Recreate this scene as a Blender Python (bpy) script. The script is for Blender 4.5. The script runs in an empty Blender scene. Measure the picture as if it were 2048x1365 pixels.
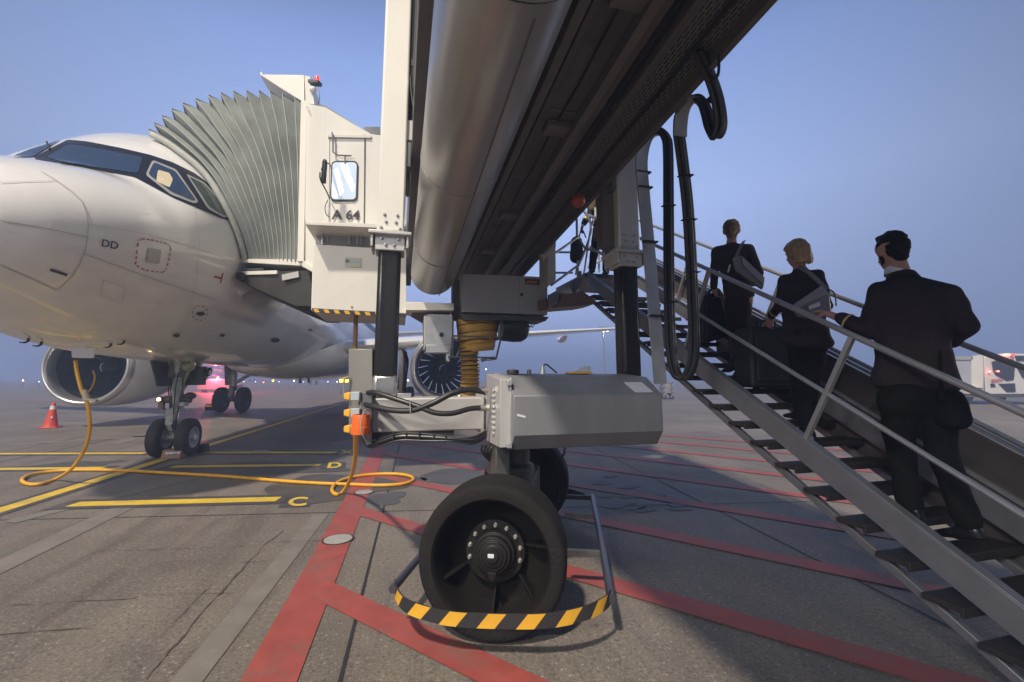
import bpy, bmesh, math, random
from mathutils import Vector, Matrix, noise
from mathutils.bvhtree import BVHTree
random.seed(7)
R = math.radians
V = Vector
sc = bpy.context.scene
col = sc.collection

# ------------------------------------------------------------------ camera, sky, sun, exposure
FPX, HZ, PPY, EYE = 890.0, 755.5, 640.5, 1.6
PITCH = math.atan((HZ - PPY) / FPX)
cam = bpy.data.cameras.new('camera')
cam.sensor_width = 36.0
cam.lens = FPX / 2048 * 36.0
cam.shift_y = -(682.5 - PPY) / 2048
cam.clip_start = 0.05
cam.clip_end = 3000
cam_o = bpy.data.objects.new('camera', cam)
col.objects.link(cam_o)
cam_o.location = (0, 0, EYE)
cam_o.rotation_euler = (R(90) + PITCH, 0, 0)
sc.camera = cam_o
sc.view_settings.view_transform = 'Standard'
sc.view_settings.look = 'None'
sc.view_settings.gamma = 1
sc.view_settings.exposure = 0.30
sc.cycles.volume_bounces = 1
sc.cycles.max_bounces = 8
sc.cycles.use_denoising = True

SUN_DIR = V((0.25, 0.55, -0.77)).normalized()      # travel direction of the floodlight beam
world = bpy.data.worlds.new('World')
sc.world = world
world.use_nodes = True
wn, wl = world.node_tree.nodes, world.node_tree.links
bgn = wn['Background']
tc = wn.new('ShaderNodeTexCoord')
sep = wn.new('ShaderNodeSeparateXYZ')
wl.new(tc.outputs['Generated'], sep.inputs[0])
rmp = wn.new('ShaderNodeValToRGB')
cr = rmp.color_ramp
cr.elements[0].position = 0.0
cr.elements[0].color = (0.37, 0.46, 0.76, 1)
cr.elements[1].position = 1.0
cr.elements[1].color = (0.04, 0.09, 0.25, 1)
for pos, c in ((0.10, (0.41, 0.52, 0.86, 1)), (0.36, (0.43, 0.57, 0.95, 1)), (0.58, (0.27, 0.40, 0.78, 1)), (0.78, (0.045, 0.09, 0.24, 1))):
    e = cr.elements.new(pos)
    e.color = c
wl.new(sep.outputs['Z'], rmp.inputs[0])
glow = wn.new('ShaderNodeVectorMath')
glow.operation = 'DOT_PRODUCT'
wl.new(tc.outputs['Generated'], glow.inputs[0])
glow.inputs[1].default_value = V((-0.05, 0.95, 0.30)).normalized()
mr = wn.new('ShaderNodeMapRange')
mr.inputs['From Min'].default_value = 0.35
mr.inputs['From Max'].default_value = 1.0
mr.inputs['To Min'].default_value = 0.06
mr.inputs['To Max'].default_value = 1.0
wl.new(glow.outputs['Value'], mr.inputs['Value'])
mul = wn.new('ShaderNodeMix')
mul.data_type = 'RGBA'
mul.blend_type = 'MULTIPLY'
mul.inputs[0].default_value = 1
wl.new(rmp.outputs['Color'], mul.inputs[6])
wl.new(mr.outputs[0], mul.inputs[7])
wl.new(mul.outputs[2], bgn.inputs['Color'])
bgn.inputs['Strength'].default_value = 1.0

sun = bpy.data.lights.new('floodlight_sun', 'SUN')
sun.energy = 3.9
sun.angle = R(3.0)
sun.color = (1.0, 0.88, 0.73)
so = bpy.data.objects.new('floodlight_sun', sun)
col.objects.link(so)
so.rotation_euler = SUN_DIR.to_track_quat('-Z', 'Y').to_euler()


def area_lamp(name, loc, target, sx, sy, power, c):
    l = bpy.data.lights.new(name, 'AREA')
    l.shape = 'RECTANGLE'
    l.size, l.size_y, l.energy, l.color = sx, sy, power, c
    o = bpy.data.objects.new(name, l)
    col.objects.link(o)
    o.location = loc
    o.rotation_euler = (V(target) - V(loc)).to_track_quat('-Z', 'Y').to_euler()
    return o


# terminal floodlight bars behind the camera, strengthened as frontal fill
for k, (lx, ln) in enumerate(((-7.5, 2.2), (-11.5, 2.2), (-16.5, 1.0))):
    area_lamp('terminal_floodlight', (lx, -15.0, 11.0), (-6, 8, 3), ln, 0.35, 430 * ln, (1.0, 0.94, 0.84))


for y0_, z0_, ln in ((3.0, 4.6, 3.2), (8.5, 4.6, 4.5), (15.0, 4.6, 4.5)):  # added low lamps out of view, placed only to streak the nose with reflections
    area_lamp('nose_streak_lamp', (24.0, y0_, z0_), (-5, 5, 3.3), ln, 0.14, 55 * ln, (1.0, 0.95, 0.86))


# ------------------------------------------------------------------ measuring helpers
def ray(px, py):
    c, s = math.cos(PITCH), math.sin(PITCH)
    u, v = (px - 1024) / FPX, (PPY - py) / FPX
    return V((u, c - v * s, s + v * c))


def at(px, py, Y):
    d = ray(px, py)
    return V((0, 0, EYE)) + d * (Y / d.y)


def gp(px, py, z=0.0):
    d = ray(px, py)
    return V((0, 0, EYE)) + d * ((z - EYE) / d.z)


def onplane(px, py, o, n):
    d = ray(px, py)
    e = V((0, 0, EYE))
    return e + d * ((V(o) - e).dot(n) / d.dot(n))


# ------------------------------------------------------------------ materials
MATS = {}


def pmat(name, c, rough=0.5, metal=0.0, var=0.12, scale=3.0, bump=0.0, bscale=40.0, coat=0.0, streak=0.0, emit=None, es=0.0, spec=0.5, alpha=None, trans=0.0):
    if name in MATS:
        return MATS[name]
    m = bpy.data.materials.new(name)
    m.use_nodes = True
    n, l = m.node_tree.nodes, m.node_tree.links
    b = n['Principled BSDF']
    b.inputs['Roughness'].default_value = rough
    b.inputs['Metallic'].default_value = metal
    b.inputs['Specular IOR Level'].default_value = spec
    if coat:
        b.inputs['Coat Weight'].default_value = coat
        b.inputs['Coat Roughness'].default_value = 0.06
    if trans:
        b.inputs['Transmission Weight'].default_value = trans
    t = n.new('ShaderNodeTexCoord')
    nz = n.new('ShaderNodeTexNoise')
    nz.inputs['Scale'].default_value = scale
    nz.inputs['Detail'].default_value = 8
    nz.inputs['Roughness'].default_value = 0.65
    if streak:
        mp = n.new('ShaderNodeMapping')
        mp.inputs['Scale'].default_value = (1, 1, streak)
        l.new(t.outputs['Object'], mp.inputs[0])
        l.new(mp.outputs[0], nz.inputs['Vector'])
    else:
        l.new(t.outputs['Object'], nz.inputs['Vector'])
    mx = n.new('ShaderNodeMix')
    mx.data_type = 'RGBA'
    mx.inputs[6].default_value = (*[x * (1 - var) for x in c], 1)
    mx.inputs[7].default_value = (*[min(1, x * (1 + var * 0.6)) for x in c], 1)
    cmr = n.new('ShaderNodeMapRange')
    cmr.inputs['From Min'].default_value = 0.32
    cmr.inputs['From Max'].default_value = 0.68
    l.new(nz.outputs['Fac'], cmr.inputs['Value'])
    l.new(cmr.outputs[0], mx.inputs[0])
    l.new(mx.outputs[2], b.inputs['Base Color'])
    rr = n.new('ShaderNodeMapRange')
    rr.inputs['To Min'].default_value = max(0.02, rough - 0.08)
    rr.inputs['To Max'].default_value = min(1, rough + 0.10)
    l.new(nz.outputs['Fac'], rr.inputs['Value'])
    l.new(rr.outputs[0], b.inputs['Roughness'])
    if bump:
        nb = n.new('ShaderNodeTexNoise')
        nb.inputs['Scale'].default_value = bscale
        nb.inputs['Detail'].default_value = 4
        l.new(t.outputs['Object'], nb.inputs['Vector'])
        bp = n.new('ShaderNodeBump')
        bp.inputs['Strength'].default_value = bump
        bp.inputs['Distance'].default_value = 0.02
        l.new(nb.outputs['Fac'], bp.inputs['Height'])
        l.new(bp.outputs[0], b.inputs['Normal'])
    if emit:
        b.inputs['Emission Color'].default_value = (*emit, 1)
        b.inputs['Emission Strength'].default_value = es
    MATS[name] = m
    return m


white = pmat('aircraft_white', (0.80, 0.795, 0.78), 0.20, var=0.06, scale=1.6, coat=0.8, streak=0.4)
radome_m = pmat('radome_white', (0.70, 0.69, 0.665), 0.26, var=0.05, scale=1.2, coat=0.5)
belly_m = pmat('fairing_grey', (0.55, 0.55, 0.55), 0.35, var=0.08)
cream = pmat('bridge_cream', (0.68, 0.66, 0.60), 0.42, var=0.07, scale=1.5, streak=0.3)
creamlt = pmat('bridge_pale', (0.75, 0.735, 0.68), 0.38, var=0.06, scale=1.5, streak=0.3)
silver = pmat('bridge_silver', (0.56, 0.56, 0.54), 0.36, 0.25, var=0.08, scale=2, streak=0.3)
grey = pmat('painted_grey', (0.205, 0.21, 0.225), 0.40, 0.1, var=0.18, scale=2.5, streak=0.25)
greylt = pmat('painted_light_grey', (0.40, 0.395, 0.385), 0.45, 0.05, var=0.08, scale=2, streak=0.4)
alu = pmat('galvanised', (0.46, 0.47, 0.49), 0.42, 0.55, var=0.14, scale=6)
darkalu = pmat('dark_galvanised', (0.16, 0.16, 0.17), 0.45, 0.5, var=0.15, scale=6)
ductm = pmat('duct_sheet', (0.42, 0.40, 0.385), 0.30, 0.65, var=0.10, scale=1.4, streak=0.4)
chrome = pmat('lift_column_steel', (0.055, 0.052, 0.05), 0.28, 0.75, var=0.25, scale=6, streak=0.2)
nick = pmat('bare_steel', (0.55, 0.53, 0.50), 0.30, 0.85, var=0.12, scale=8)
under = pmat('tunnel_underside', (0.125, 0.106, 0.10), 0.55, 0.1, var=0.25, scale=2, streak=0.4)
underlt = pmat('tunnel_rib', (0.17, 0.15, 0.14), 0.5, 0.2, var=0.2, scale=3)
trayM = pmat('cable_tray_steel', (0.15, 0.145, 0.145), 0.5, 0.4, var=0.25, scale=8)
rubber = pmat('rubber', (0.022, 0.021, 0.021), 0.75, var=0.3, scale=6, bump=0.25, bscale=60)
tyreM = pmat('solid_tyre', (0.014, 0.0125, 0.012), 0.82, spec=0.25, var=0.35, scale=5, bump=0.3, bscale=45)
rimM = pmat('rim_dark', (0.007, 0.005, 0.004), 0.8, 0.0, spec=0.2, var=0.4, scale=9)
blackm = pmat('black_cable', (0.020, 0.020, 0.022), 0.38, var=0.2, scale=8)
blackpl = pmat('black_plastic', (0.028, 0.027, 0.03), 0.5, var=0.2)
yellow = pmat('safety_yellow', (0.70, 0.38, 0.03), 0.5, var=0.12, scale=6)
yellowcab = pmat('yellow_cable', (0.72, 0.36, 0.012), 0.45, var=0.15, scale=9)
hoseM = pmat('yellow_hose', (0.36, 0.20, 0.028), 0.7, var=0.2, scale=5, bump=0.3, bscale=30)
orangeM = pmat('orange_socket', (0.74, 0.13, 0.015), 0.45, var=0.08)
redM = pmat('red_plastic', (0.55, 0.035, 0.02), 0.4, var=0.1)
bellM = pmat('bellows_fabric', (0.32, 0.345, 0.325), 0.62, var=0.16, scale=3, bump=0.25, bscale=14)
bellEdge = pmat('bellows_seam', (0.42, 0.42, 0.37), 0.55, var=0.1)
glassD = pmat('cockpit_glass', (0.035, 0.06, 0.12), 0.05, var=0.1, coat=1.0)
maskD = pmat('windscreen_mask', (0.014, 0.017, 0.030), 0.3, var=0.1)
trimM = pmat('window_trim', (0.52, 0.52, 0.50), 0.35, 0.4, var=0.05)
litin = pmat('lit_cockpit', (0.35, 0.30, 0.22), 0.25, emit=(1.0, 0.80, 0.5), es=0.30)
litwin = pmat('lit_window', (0.4, 0.45, 0.5), 0.10, emit=(0.66, 0.82, 1.0), es=0.42)
streakglow = pmat('painted_streak', (0.9, 0.9, 0.9), 0.2, emit=(0.95, 0.98, 1.0), es=0.85)
redglow = pmat('red_beacon_lens', (0.8, 0.03, 0.03), 0.25, emit=(1.0, 0.06, 0.05), es=1.1)
redlamp = pmat('red_lamp', (0.8, 0.03, 0.03), 0.3, emit=(1.0, 0.10, 0.06), es=14)
yellamp = pmat('yellow_lamp', (0.8, 0.6, 0.03), 0.3, emit=(1.0, 0.62, 0.05), es=4)
whitelamp = pmat('white_lamp', (0.8, 0.8, 0.8), 0.3, emit=(0.85, 0.93, 1.0), es=8)
bluelamp = pmat('blue_white_lamp', (0.6, 0.7, 0.9), 0.3, emit=(0.5, 0.68, 1.0), es=6)
warmlamp = pmat('warm_lamp', (0.8, 0.6, 0.3), 0.3, emit=(1.0, 0.70, 0.30), es=10)
lipM = pmat('engine_lip', (0.66, 0.65, 0.64), 0.30, 0.85, var=0.03, scale=1)
fanM = pmat('fan_blade', (0.035, 0.035, 0.04), 0.35, 0.7, var=0.15)
innerM = pmat('inlet_liner', (0.016, 0.016, 0.017), 0.6, var=0.2)
strutM = pmat('gear_strut', (0.40, 0.42, 0.40), 0.45, 0.3, var=0.35, scale=14)
gearD = pmat('gear_dark', (0.10, 0.10, 0.095), 0.5, 0.3, var=0.4, scale=12)
cloth = pmat('navy_suit', (0.030, 0.021, 0.027), 0.85, var=0.25, scale=14, bump=0.5, bscale=9, spec=0.25)
trouserM = pmat('black_trousers', (0.008, 0.0075, 0.009), 0.9, var=0.25, scale=14, bump=0.5, bscale=9, spec=0.2)
skirtM = pmat('dark_skirt', (0.020, 0.012, 0.014), 0.85, var=0.2, scale=10, bump=0.3, bscale=9, spec=0.25)
tights = pmat('dark_tights', (0.030, 0.020, 0.020), 0.7, var=0.1)
skin = pmat('skin', (0.42, 0.235, 0.17), 0.5, var=0.10, scale=9)
shirt = pmat('white_shirt', (0.70, 0.72, 0.78), 0.7, var=0.05)
gold = pmat('gold_braid', (0.62, 0.45, 0.20), 0.5, var=0.05)
hairBlack = pmat('black_hair', (0.012, 0.010, 0.011), 0.75, spec=0.15, var=0.3, scale=30, bump=0.6, bscale=60)
hairBrown = pmat('auburn_hair', (0.090, 0.050, 0.026), 0.55, var=0.35, scale=24, streak=0.15, bump=0.5, bscale=50)
hairBlond = pmat('blond_hair', (0.34, 0.235, 0.115), 0.45, var=0.4, scale=30, streak=0.12, bump=0.5, bscale=50)
shoeM = pmat('black_shoe', (0.010, 0.010, 0.011), 0.3, var=0.1)
bagM = pmat('grey_leather', (0.17, 0.165, 0.17), 0.36, var=0.2, scale=6)
bagflap = pmat('grey_leather_flap', (0.26, 0.255, 0.26), 0.34, var=0.15, scale=6)
caseM = pmat('black_suitcase_fabric', (0.014, 0.015, 0.017), 0.6, var=0.25, scale=9, bump=0.2, bscale=80)
caseHard = pmat('black_suitcase_shell', (0.014, 0.017, 0.019), 0.28, var=0.2, scale=4)
jkBrown = pmat('brown_jacket', (0.11, 0.085, 0.045), 0.8, var=0.2, scale=8, bump=0.3, bscale=12)
reflM = pmat('reflective_tape', (0.62, 0.60, 0.22), 0.4, var=0.05)
coneR = pmat('cone_red', (0.62, 0.055, 0.03), 0.5, var=0.1)
coneW = pmat('cone_white', (0.66, 0.64, 0.60), 0.5, var=0.1)
chockM = pmat('chock_brown', (0.23, 0.125, 0.085), 0.6, var=0.2, scale=10)
labelM = pmat('white_label', (0.60, 0.63, 0.68), 0.4, var=0.04)
placard = pmat('beige_placard', (0.50, 0.48, 0.36), 0.4, var=0.05)
placBlue = pmat('blue_print', (0.30, 0.48, 0.58), 0.4, var=0.02)
letter = pmat('dark_lettering', (0.035, 0.036, 0.04), 0.45, var=0.05)
redpr = pmat('red_print', (0.50, 0.06, 0.05), 0.45, var=0.05)
signred = pmat('red_sign', (0.20, 0.05, 0.03), 0.5, var=0.1)
greenM = pmat('gear_primer', (0.34, 0.36, 0.20), 0.5, var=0.3, scale=10)
blueGrey = pmat('plug_grey', (0.36, 0.42, 0.44), 0.5, var=0.06)
seam = pmat('panel_seam', (0.50, 0.49, 0.47), 0.5, var=0.05)
ballM = pmat('red_ball', (0.42, 0.075, 0.03), 0.42, var=0.15, scale=5)
brownM = pmat('brown_pan', (0.17, 0.105, 0.085), 0.45, var=0.15, scale=3)
truckW = pmat('truck_white', (0.66, 0.65, 0.63), 0.35, var=0.06)
boxG = pmat('truck_box_grey', (0.42, 0.42, 0.47), 0.5, var=0.06)
darkGlass = pmat('dark_glass', (0.03, 0.032, 0.04), 0.1, var=0.1)
farM = pmat('far_grey', (0.25, 0.25, 0.28), 0.6, var=0.15)
panelM = pmat('stair_panel', (0.13, 0.11, 0.105), 0.42, 0.2, var=0.15, scale=2.5)
treadM = pmat('stair_tread', (0.075, 0.065, 0.062), 0.45, 0.5, var=0.25, scale=10)
stairM = pmat('stair_steel', (0.25, 0.255, 0.275), 0.42, 0.35, var=0.12, scale=5)
railM = pmat('rail_aluminium', (0.48, 0.48, 0.49), 0.36, 0.6, var=0.08, scale=5)
hubM = pmat('hub_dark', (0.010, 0.009, 0.008), 0.5, 0.0, spec=0.35, var=0.3, scale=9)
guardM = pmat('guard_steel', (0.09, 0.09, 0.115), 0.35, 0.6, var=0.15, scale=6)

# ------------------------------------------------------------------ object helpers
WM = {}                                            # world matrices of everything built


class MB:
    """Collects shapes in world coordinates and links them as one mesh object."""

    def __init__(s):
        s.bm = bmesh.new()
        s.mats = []

    def mi(s, m):
        if m not in s.mats:
            s.mats.append(m)
        return s.mats.index(m)

    def face(s, vs, m):
        try:
            f = s.bm.faces.new(vs)
            f.material_index = s.mi(m)
            return f
        except ValueError:
            return None

    def poly(s, pts, m):
        return s.face([s.bm.verts.new(p) for p in pts], m)

    def box(s, c, size, m, mat=None):
        c = V(c)
        X = mat if mat is not None else Matrix.Identity(3)
        hx, hy, hz = [k / 2 for k in size]
        vs = [s.bm.verts.new(c + X @ V((a * hx, b * hy, d * hz))) for a in (-1, 1) for b in (-1, 1) for d in (-1, 1)]
        for q in ((0, 1, 3, 2), (4, 6, 7, 5), (0, 4, 5, 1), (2, 3, 7, 6), (0, 2, 6, 4), (1, 5, 7, 3)):
            s.face([vs[k] for k in q], m)
        return s

    def prism(s, pts, vec, m):
        vec = V(vec)
        a = [s.bm.verts.new(V(p)) for p in pts]
        b = [s.bm.verts.new(V(p) + vec) for p in pts]
        s.face(a, m)
        s.face(b[::-1], m)
        n = len(a)
        for k in range(n):
            s.face([a[k], b[k], b[(k + 1) % n], a[(k + 1) % n]], m)
        return s

    def bar(s, p0, p1, w, h, m, up=V((0, 0, 1))):
        """Square-section bar from p0 to p1, w sideways, h along up."""
        p0, p1 = V(p0), V(p1)
        d = (p1 - p0).normalized()
        side = d.cross(up)
        if side.length < 1e-4:
            side = V((1, 0, 0))
        side.normalize()
        u = side.cross(d)
        pts = [p0 + side * (a * w / 2) + u * (b * h / 2) for a, b in ((-1, -1), (1, -1), (1, 1), (-1, 1))]
        return s.prism(pts, p1 - p0, m)

    def tube(s, pts, r, m, n=10, cap=True, closed=False):
        pts = [V(p) for p in pts]
        rs = r if isinstance(r, (list, tuple)) else [r] * len(pts)
        rings = []
        N = len(pts)
        prev = None
        for i, p in enumerate(pts):
            if closed:
                d = pts[(i + 1) % N] - pts[i - 1]
            else:
                d = pts[min(i + 1, N - 1)] - pts[max(i - 1, 0)]
            d.normalize()
            if prev is None:
                a = d.cross(V((0, 0, 1)))
                if a.length < 0.05:
                    a = d.cross(V((1, 0, 0)))
            else:
                a = prev - d * prev.dot(d)
            a.normalize()
            prev = a
            b = d.cross(a)
            rings.append([s.bm.verts.new(p + (a * math.cos(t) + b * math.sin(t)) * rs[i]) for t in [2 * math.pi * k / n for k in range(n)]])
        for i in range(N if closed else N - 1):
            A, B = rings[i], rings[(i + 1) % N]
            for k in range(n):
                f = s.face([A[k], A[(k + 1) % n], B[(k + 1) % n], B[k]], m)
                if f:
                    f.smooth = True
        if cap and not closed:
            s.face(rings[0][::-1], m)
            s.face(rings[-1], m)
        return s

    def lathe(s, o, axis, prof, m, n=32, closed=False, mats=None):
        """prof: (distance along axis, radius) pairs."""
        o, axis = V(o), V(axis).normalized()
        a = axis.cross(V((0, 0, 1)))
        if a.length < 0.05:
            a = axis.cross(V((1, 0, 0)))
        a.normalize()
        b = axis.cross(a)
        rings = []
        for h, r in prof:
            if r < 1e-5:
                rings.append([s.bm.verts.new(o + axis * h)])
            else:
                rings.append([s.bm.verts.new(o + axis * h + (a * math.cos(t) + b * math.sin(t)) * r) for t in [2 * math.pi * k / n for k in range(n)]])
        last = len(rings) if closed else len(rings) - 1
        for i in range(last):
            A, B = rings[i], rings[(i + 1) % len(rings)]
            mm = mats[i] if mats else m
            for k in range(n):
                k2 = (k + 1) % n
                if len(A) == 1 and len(B) == 1:
                    continue
                if len(A) == 1:
                    s.face([A[0], B[k2], B[k]], mm)
                elif len(B) == 1:
                    s.face([A[k], A[k2], B[0]], mm)
                else:
                    s.face([A[k], A[k2], B[k2], B[k]], mm)
        return s

    def grid(s, rows, m, closed=False):
        """rows: list of equal-length point lists, skinned together."""
        vs = [[s.bm.verts.new(V(p)) for p in r] for r in rows]
        for i in range(len(vs) - 1):
            n = len(vs[i])
            for k in range(n if closed else n - 1):
                s.face([vs[i][k], vs[i][(k + 1) % n], vs[i + 1][(k + 1) % n], vs[i + 1][k]], m)
        return vs

    def ball(s, c, r, m, n=12):
        c = V(c)
        rx, ry, rz = (r, r, r) if not isinstance(r, (tuple, list)) else r
        g = bmesh.ops.create_uvsphere(s.bm, u_segments=n * 2, v_segments=n, radius=1, matrix=Matrix.Translation(c) @ Matrix.Diagonal((rx, ry, rz, 1)))
        k = s.mi(m)
        for v in g['verts']:
            for f in v.link_faces:
                f.material_index = k
        return s

    def build(s, name, parent=None, smooth=35, bevel=0.0, weld=True):
        bm = s.bm
        if weld:
            bmesh.ops.remove_doubles(bm, verts=bm.verts, dist=2e-5)
        bmesh.ops.recalc_face_normals(bm, faces=bm.faces)
        lim = R(smooth)
        for f in bm.faces:
            f.smooth = True
        for e in bm.edges:
            if len(e.link_faces) == 2:
                e.smooth = e.calc_face_angle(3.2) < lim
            else:
                e.smooth = False
        lo = V([min(v.co[k] for v in bm.verts) for k in range(3)])
        hi = V([max(v.co[k] for v in bm.verts) for k in range(3)])
        c = (lo + hi) / 2
        bmesh.ops.translate(bm, verts=bm.verts, vec=-c)
        me = bpy.data.meshes.new(name)
        bm.to_mesh(me)
        bm.free()
        for m in s.mats:
            me.materials.append(m)
        o = bpy.data.objects.new(name, me)
        col.objects.link(o)
        put(o, Matrix.Translation(c), parent)
        if bevel:
            bv = o.modifiers.new('bevel', 'BEVEL')
            bv.width = bevel
            bv.segments = 2
            bv.limit_method = 'ANGLE'
            bv.angle_limit = R(40)
        return o


def put(o, mw, parent):
    if parent is not None:
        o.parent = parent
        o.matrix_local = WM[parent.name].inverted() @ mw
    else:
        o.matrix_local = mw
    WM[o.name] = mw


def tag(o, label=None, cat=None, group=None, kind=None):
    if label:
        o['label'] = label
    if cat:
        o['category'] = cat
    if group:
        o['group'] = group
    if kind:
        o['kind'] = kind
    return o


def thing(name, loc, label, cat, group=None, rz=0.0):
    o = bpy.data.objects.new(name, None)
    col.objects.link(o)
    o.empty_display_size = 0.2
    put(o, Matrix.Translation(V(loc)) @ Matrix.Rotation(rz, 4, 'Z'), None)
    return tag(o, label, cat, group)


def copy_tree(o, mw_delta, parent=None):
    c = o.copy()
    col.objects.link(c)
    put(c, mw_delta @ WM[o.name], parent)
    for ch in [x for x in list(bpy.data.objects) if x.parent == o]:
        copy_tree(ch, mw_delta, c)
    return c


def arc(c, a, b, r, t0, t1, n):
    return [V(c) + V(a) * (r * math.cos(t0 + (t1 - t0) * k / n)) + V(b) * (r * math.sin(t0 + (t1 - t0) * k / n)) for k in range(n + 1)]


def spline(pts, n=8):
    """Catmull-Rom through points."""
    pts = [V(p) for p in pts]
    P = [pts[0] * 2 - pts[1]] + pts + [pts[-1] * 2 - pts[-2]]
    out = []
    for i in range(1, len(P) - 2):
        p0, p1, p2, p3 = P[i - 1:i + 3]
        for k in range(n):
            t = k / n
            out.append(0.5 * ((2 * p1) + (p2 - p0) * t + (2 * p0 - 5 * p1 + 4 * p2 - p3) * t * t + (3 * p1 - p0 - 3 * p2 + p3) * t ** 3))
    out.append(pts[-1])
    return out


def text_shape(s, size, bold=0.0):
    """Text outline as (verts, faces) in its own plane, baseline at 0, x from 0."""
    cu = bpy.data.curves.new('letters', 'FONT')
    cu.body = s
    cu.size = size
    cu.offset = bold
    cu.resolution_u = 4
    o = bpy.data.objects.new('letters', cu)
    col.objects.link(o)
    dg = bpy.context.evaluated_depsgraph_get()
    dg.update()
    me = bpy.data.meshes.new_from_object(o.evaluated_get(dg))
    vs = [v.co.copy() for v in me.vertices]
    fs = [list(p.vertices) for p in me.polygons]
    bpy.data.objects.remove(o)
    bpy.data.meshes.remove(me)
    bpy.data.curves.remove(cu)
    return vs, fs


def text_on(mb, s, o, xdir, ydir, size, m, lift=0.004, bold=0.0, fit=None):
    vs, fs = text_shape(s, size, bold)
    xdir, ydir = V(xdir).normalized(), V(ydir).normalized()
    nrm = xdir.cross(ydir).normalized()
    w = max(v.x for v in vs)
    k = fit / w if fit else 1
    bv = [mb.bm.verts.new(V(o) + xdir * (v.x * k) + ydir * v.y + nrm * lift) for v in vs]
    for f in fs:
        mb.face([bv[i] for i in f], m)

# ------------------------------------------------------------------ apron (ground) and its markings
apron_m = bpy.data.materials.new('apron_concrete')
apron_m.use_nodes = True
n, l = apron_m.node_tree.nodes, apron_m.node_tree.links
bs = n['Principled BSDF']
tc_ = n.new('ShaderNodeTexCoord')
rot = n.new('ShaderNodeMapping')
rot.inputs['Rotation'].default_value = (0, 0, R(-11.5))
l.new(tc_.outputs['Object'], rot.inputs[0])


def nnoise(scale, detail=6, rough=0.6, vec=None, sc3=None):
    k = n.new('ShaderNodeTexNoise')
    k.inputs['Scale'].default_value = scale
    k.inputs['Detail'].default_value = detail
    k.inputs['Roughness'].default_value = rough
    if sc3:
        mp = n.new('ShaderNodeMapping')
        mp.inputs['Scale'].default_value = sc3
        l.new(rot.outputs[0], mp.inputs[0])
        l.new(mp.outputs[0], k.inputs['Vector'])
    else:
        l.new(rot.outputs[0], k.inputs['Vector'])
    return k


def nmix(a, b, f, blend='MIX'):
    k = n.new('ShaderNodeMix')
    k.data_type = 'RGBA'
    k.blend_type = blend
    for idx, v in ((6, a), (7, b)):
        if isinstance(v, tuple):
            k.inputs[idx].default_value = v
        else:
            l.new(v, k.inputs[idx])
    if isinstance(f, float):
        k.inputs[0].default_value = f
    else:
        l.new(f, k.inputs[0])
    return k.outputs[2]


def nrange(v, a, b, c=0.0, d=1.0):
    k = n.new('ShaderNodeMapRange')
    for nm, x in (('From Min', a), ('From Max', b), ('To Min', c), ('To Max', d)):
        k.inputs[nm].default_value = x
    l.new(v, k.inputs['Value'])
    return k.outputs[0]


big = nnoise(0.35, 5)
mid = nnoise(2.2, 8, 0.7)
fine = nnoise(70, 4, 0.85)
stk = nnoise(0.9, 7, 0.65, sc3=(3.2, 0.35, 1))
patch_n = nnoise(0.8, 3, 0.5)
grit = nnoise(34, 3, 0.8)
cA = nmix((0.132, 0.115, 0.097, 1), (0.205, 0.179, 0.150, 1), nrange(big.outputs['Fac'], 0.35, 0.65))
cB = nmix(cA, (0.098, 0.085, 0.075, 1), nrange(stk.outputs['Fac'], 0.48, 0.66, 0, 0.85))
cC = nmix(cB, (0.225, 0.20, 0.172, 1), nrange(mid.outputs['Fac'], 0.52, 0.8, 0, 0.6))
cD = nmix(cC, (0.080, 0.070, 0.064, 1), nrange(patch_n.outputs['Fac'], 0.60, 0.68, 0, 0.45))
cE = nmix(cD, (0.06, 0.05, 0.042, 1), nrange(fine.outputs['Fac'], 0.53, 0.66, 0, 0.75))
cF = nmix(cE, (0.42, 0.38, 0.32, 1), nrange(fine.outputs['Fac'], 0.44, 0.32, 0, 0.7))
cF = nmix(cF, (0.055, 0.046, 0.04, 1), nrange(grit.outputs['Fac'], 0.56, 0.64, 0, 0.75))
cF = nmix(cF, (0.40, 0.36, 0.31, 1), nrange(grit.outputs['Fac'], 0.40, 0.34, 0, 0.75))
l.new(cF, bs.inputs['Base Color'])
l.new(nrange(stk.outputs['Fac'], 0.3, 0.7, 0.72, 0.5), bs.inputs['Roughness'])
bs.inputs['Specular IOR Level'].default_value = 0.35
bmp = n.new('ShaderNodeBump')
bmp.inputs['Strength'].default_value = 0.35
bmp.inputs['Distance'].default_value = 0.006
l.new(fine.outputs['Fac'], bmp.inputs['Height'])
l.new(bmp.outputs[0], bs.inputs['Normal'])

g = MB()
GS = 600
gx = [-GS, -120, -40, -15, -5, 0, 5, 15, 40, 120, GS]
g.grid([[(x, y, 0) for x in gx] for y in gx], apron_m)
tag(g.build('ground'), kind='structure')


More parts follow.
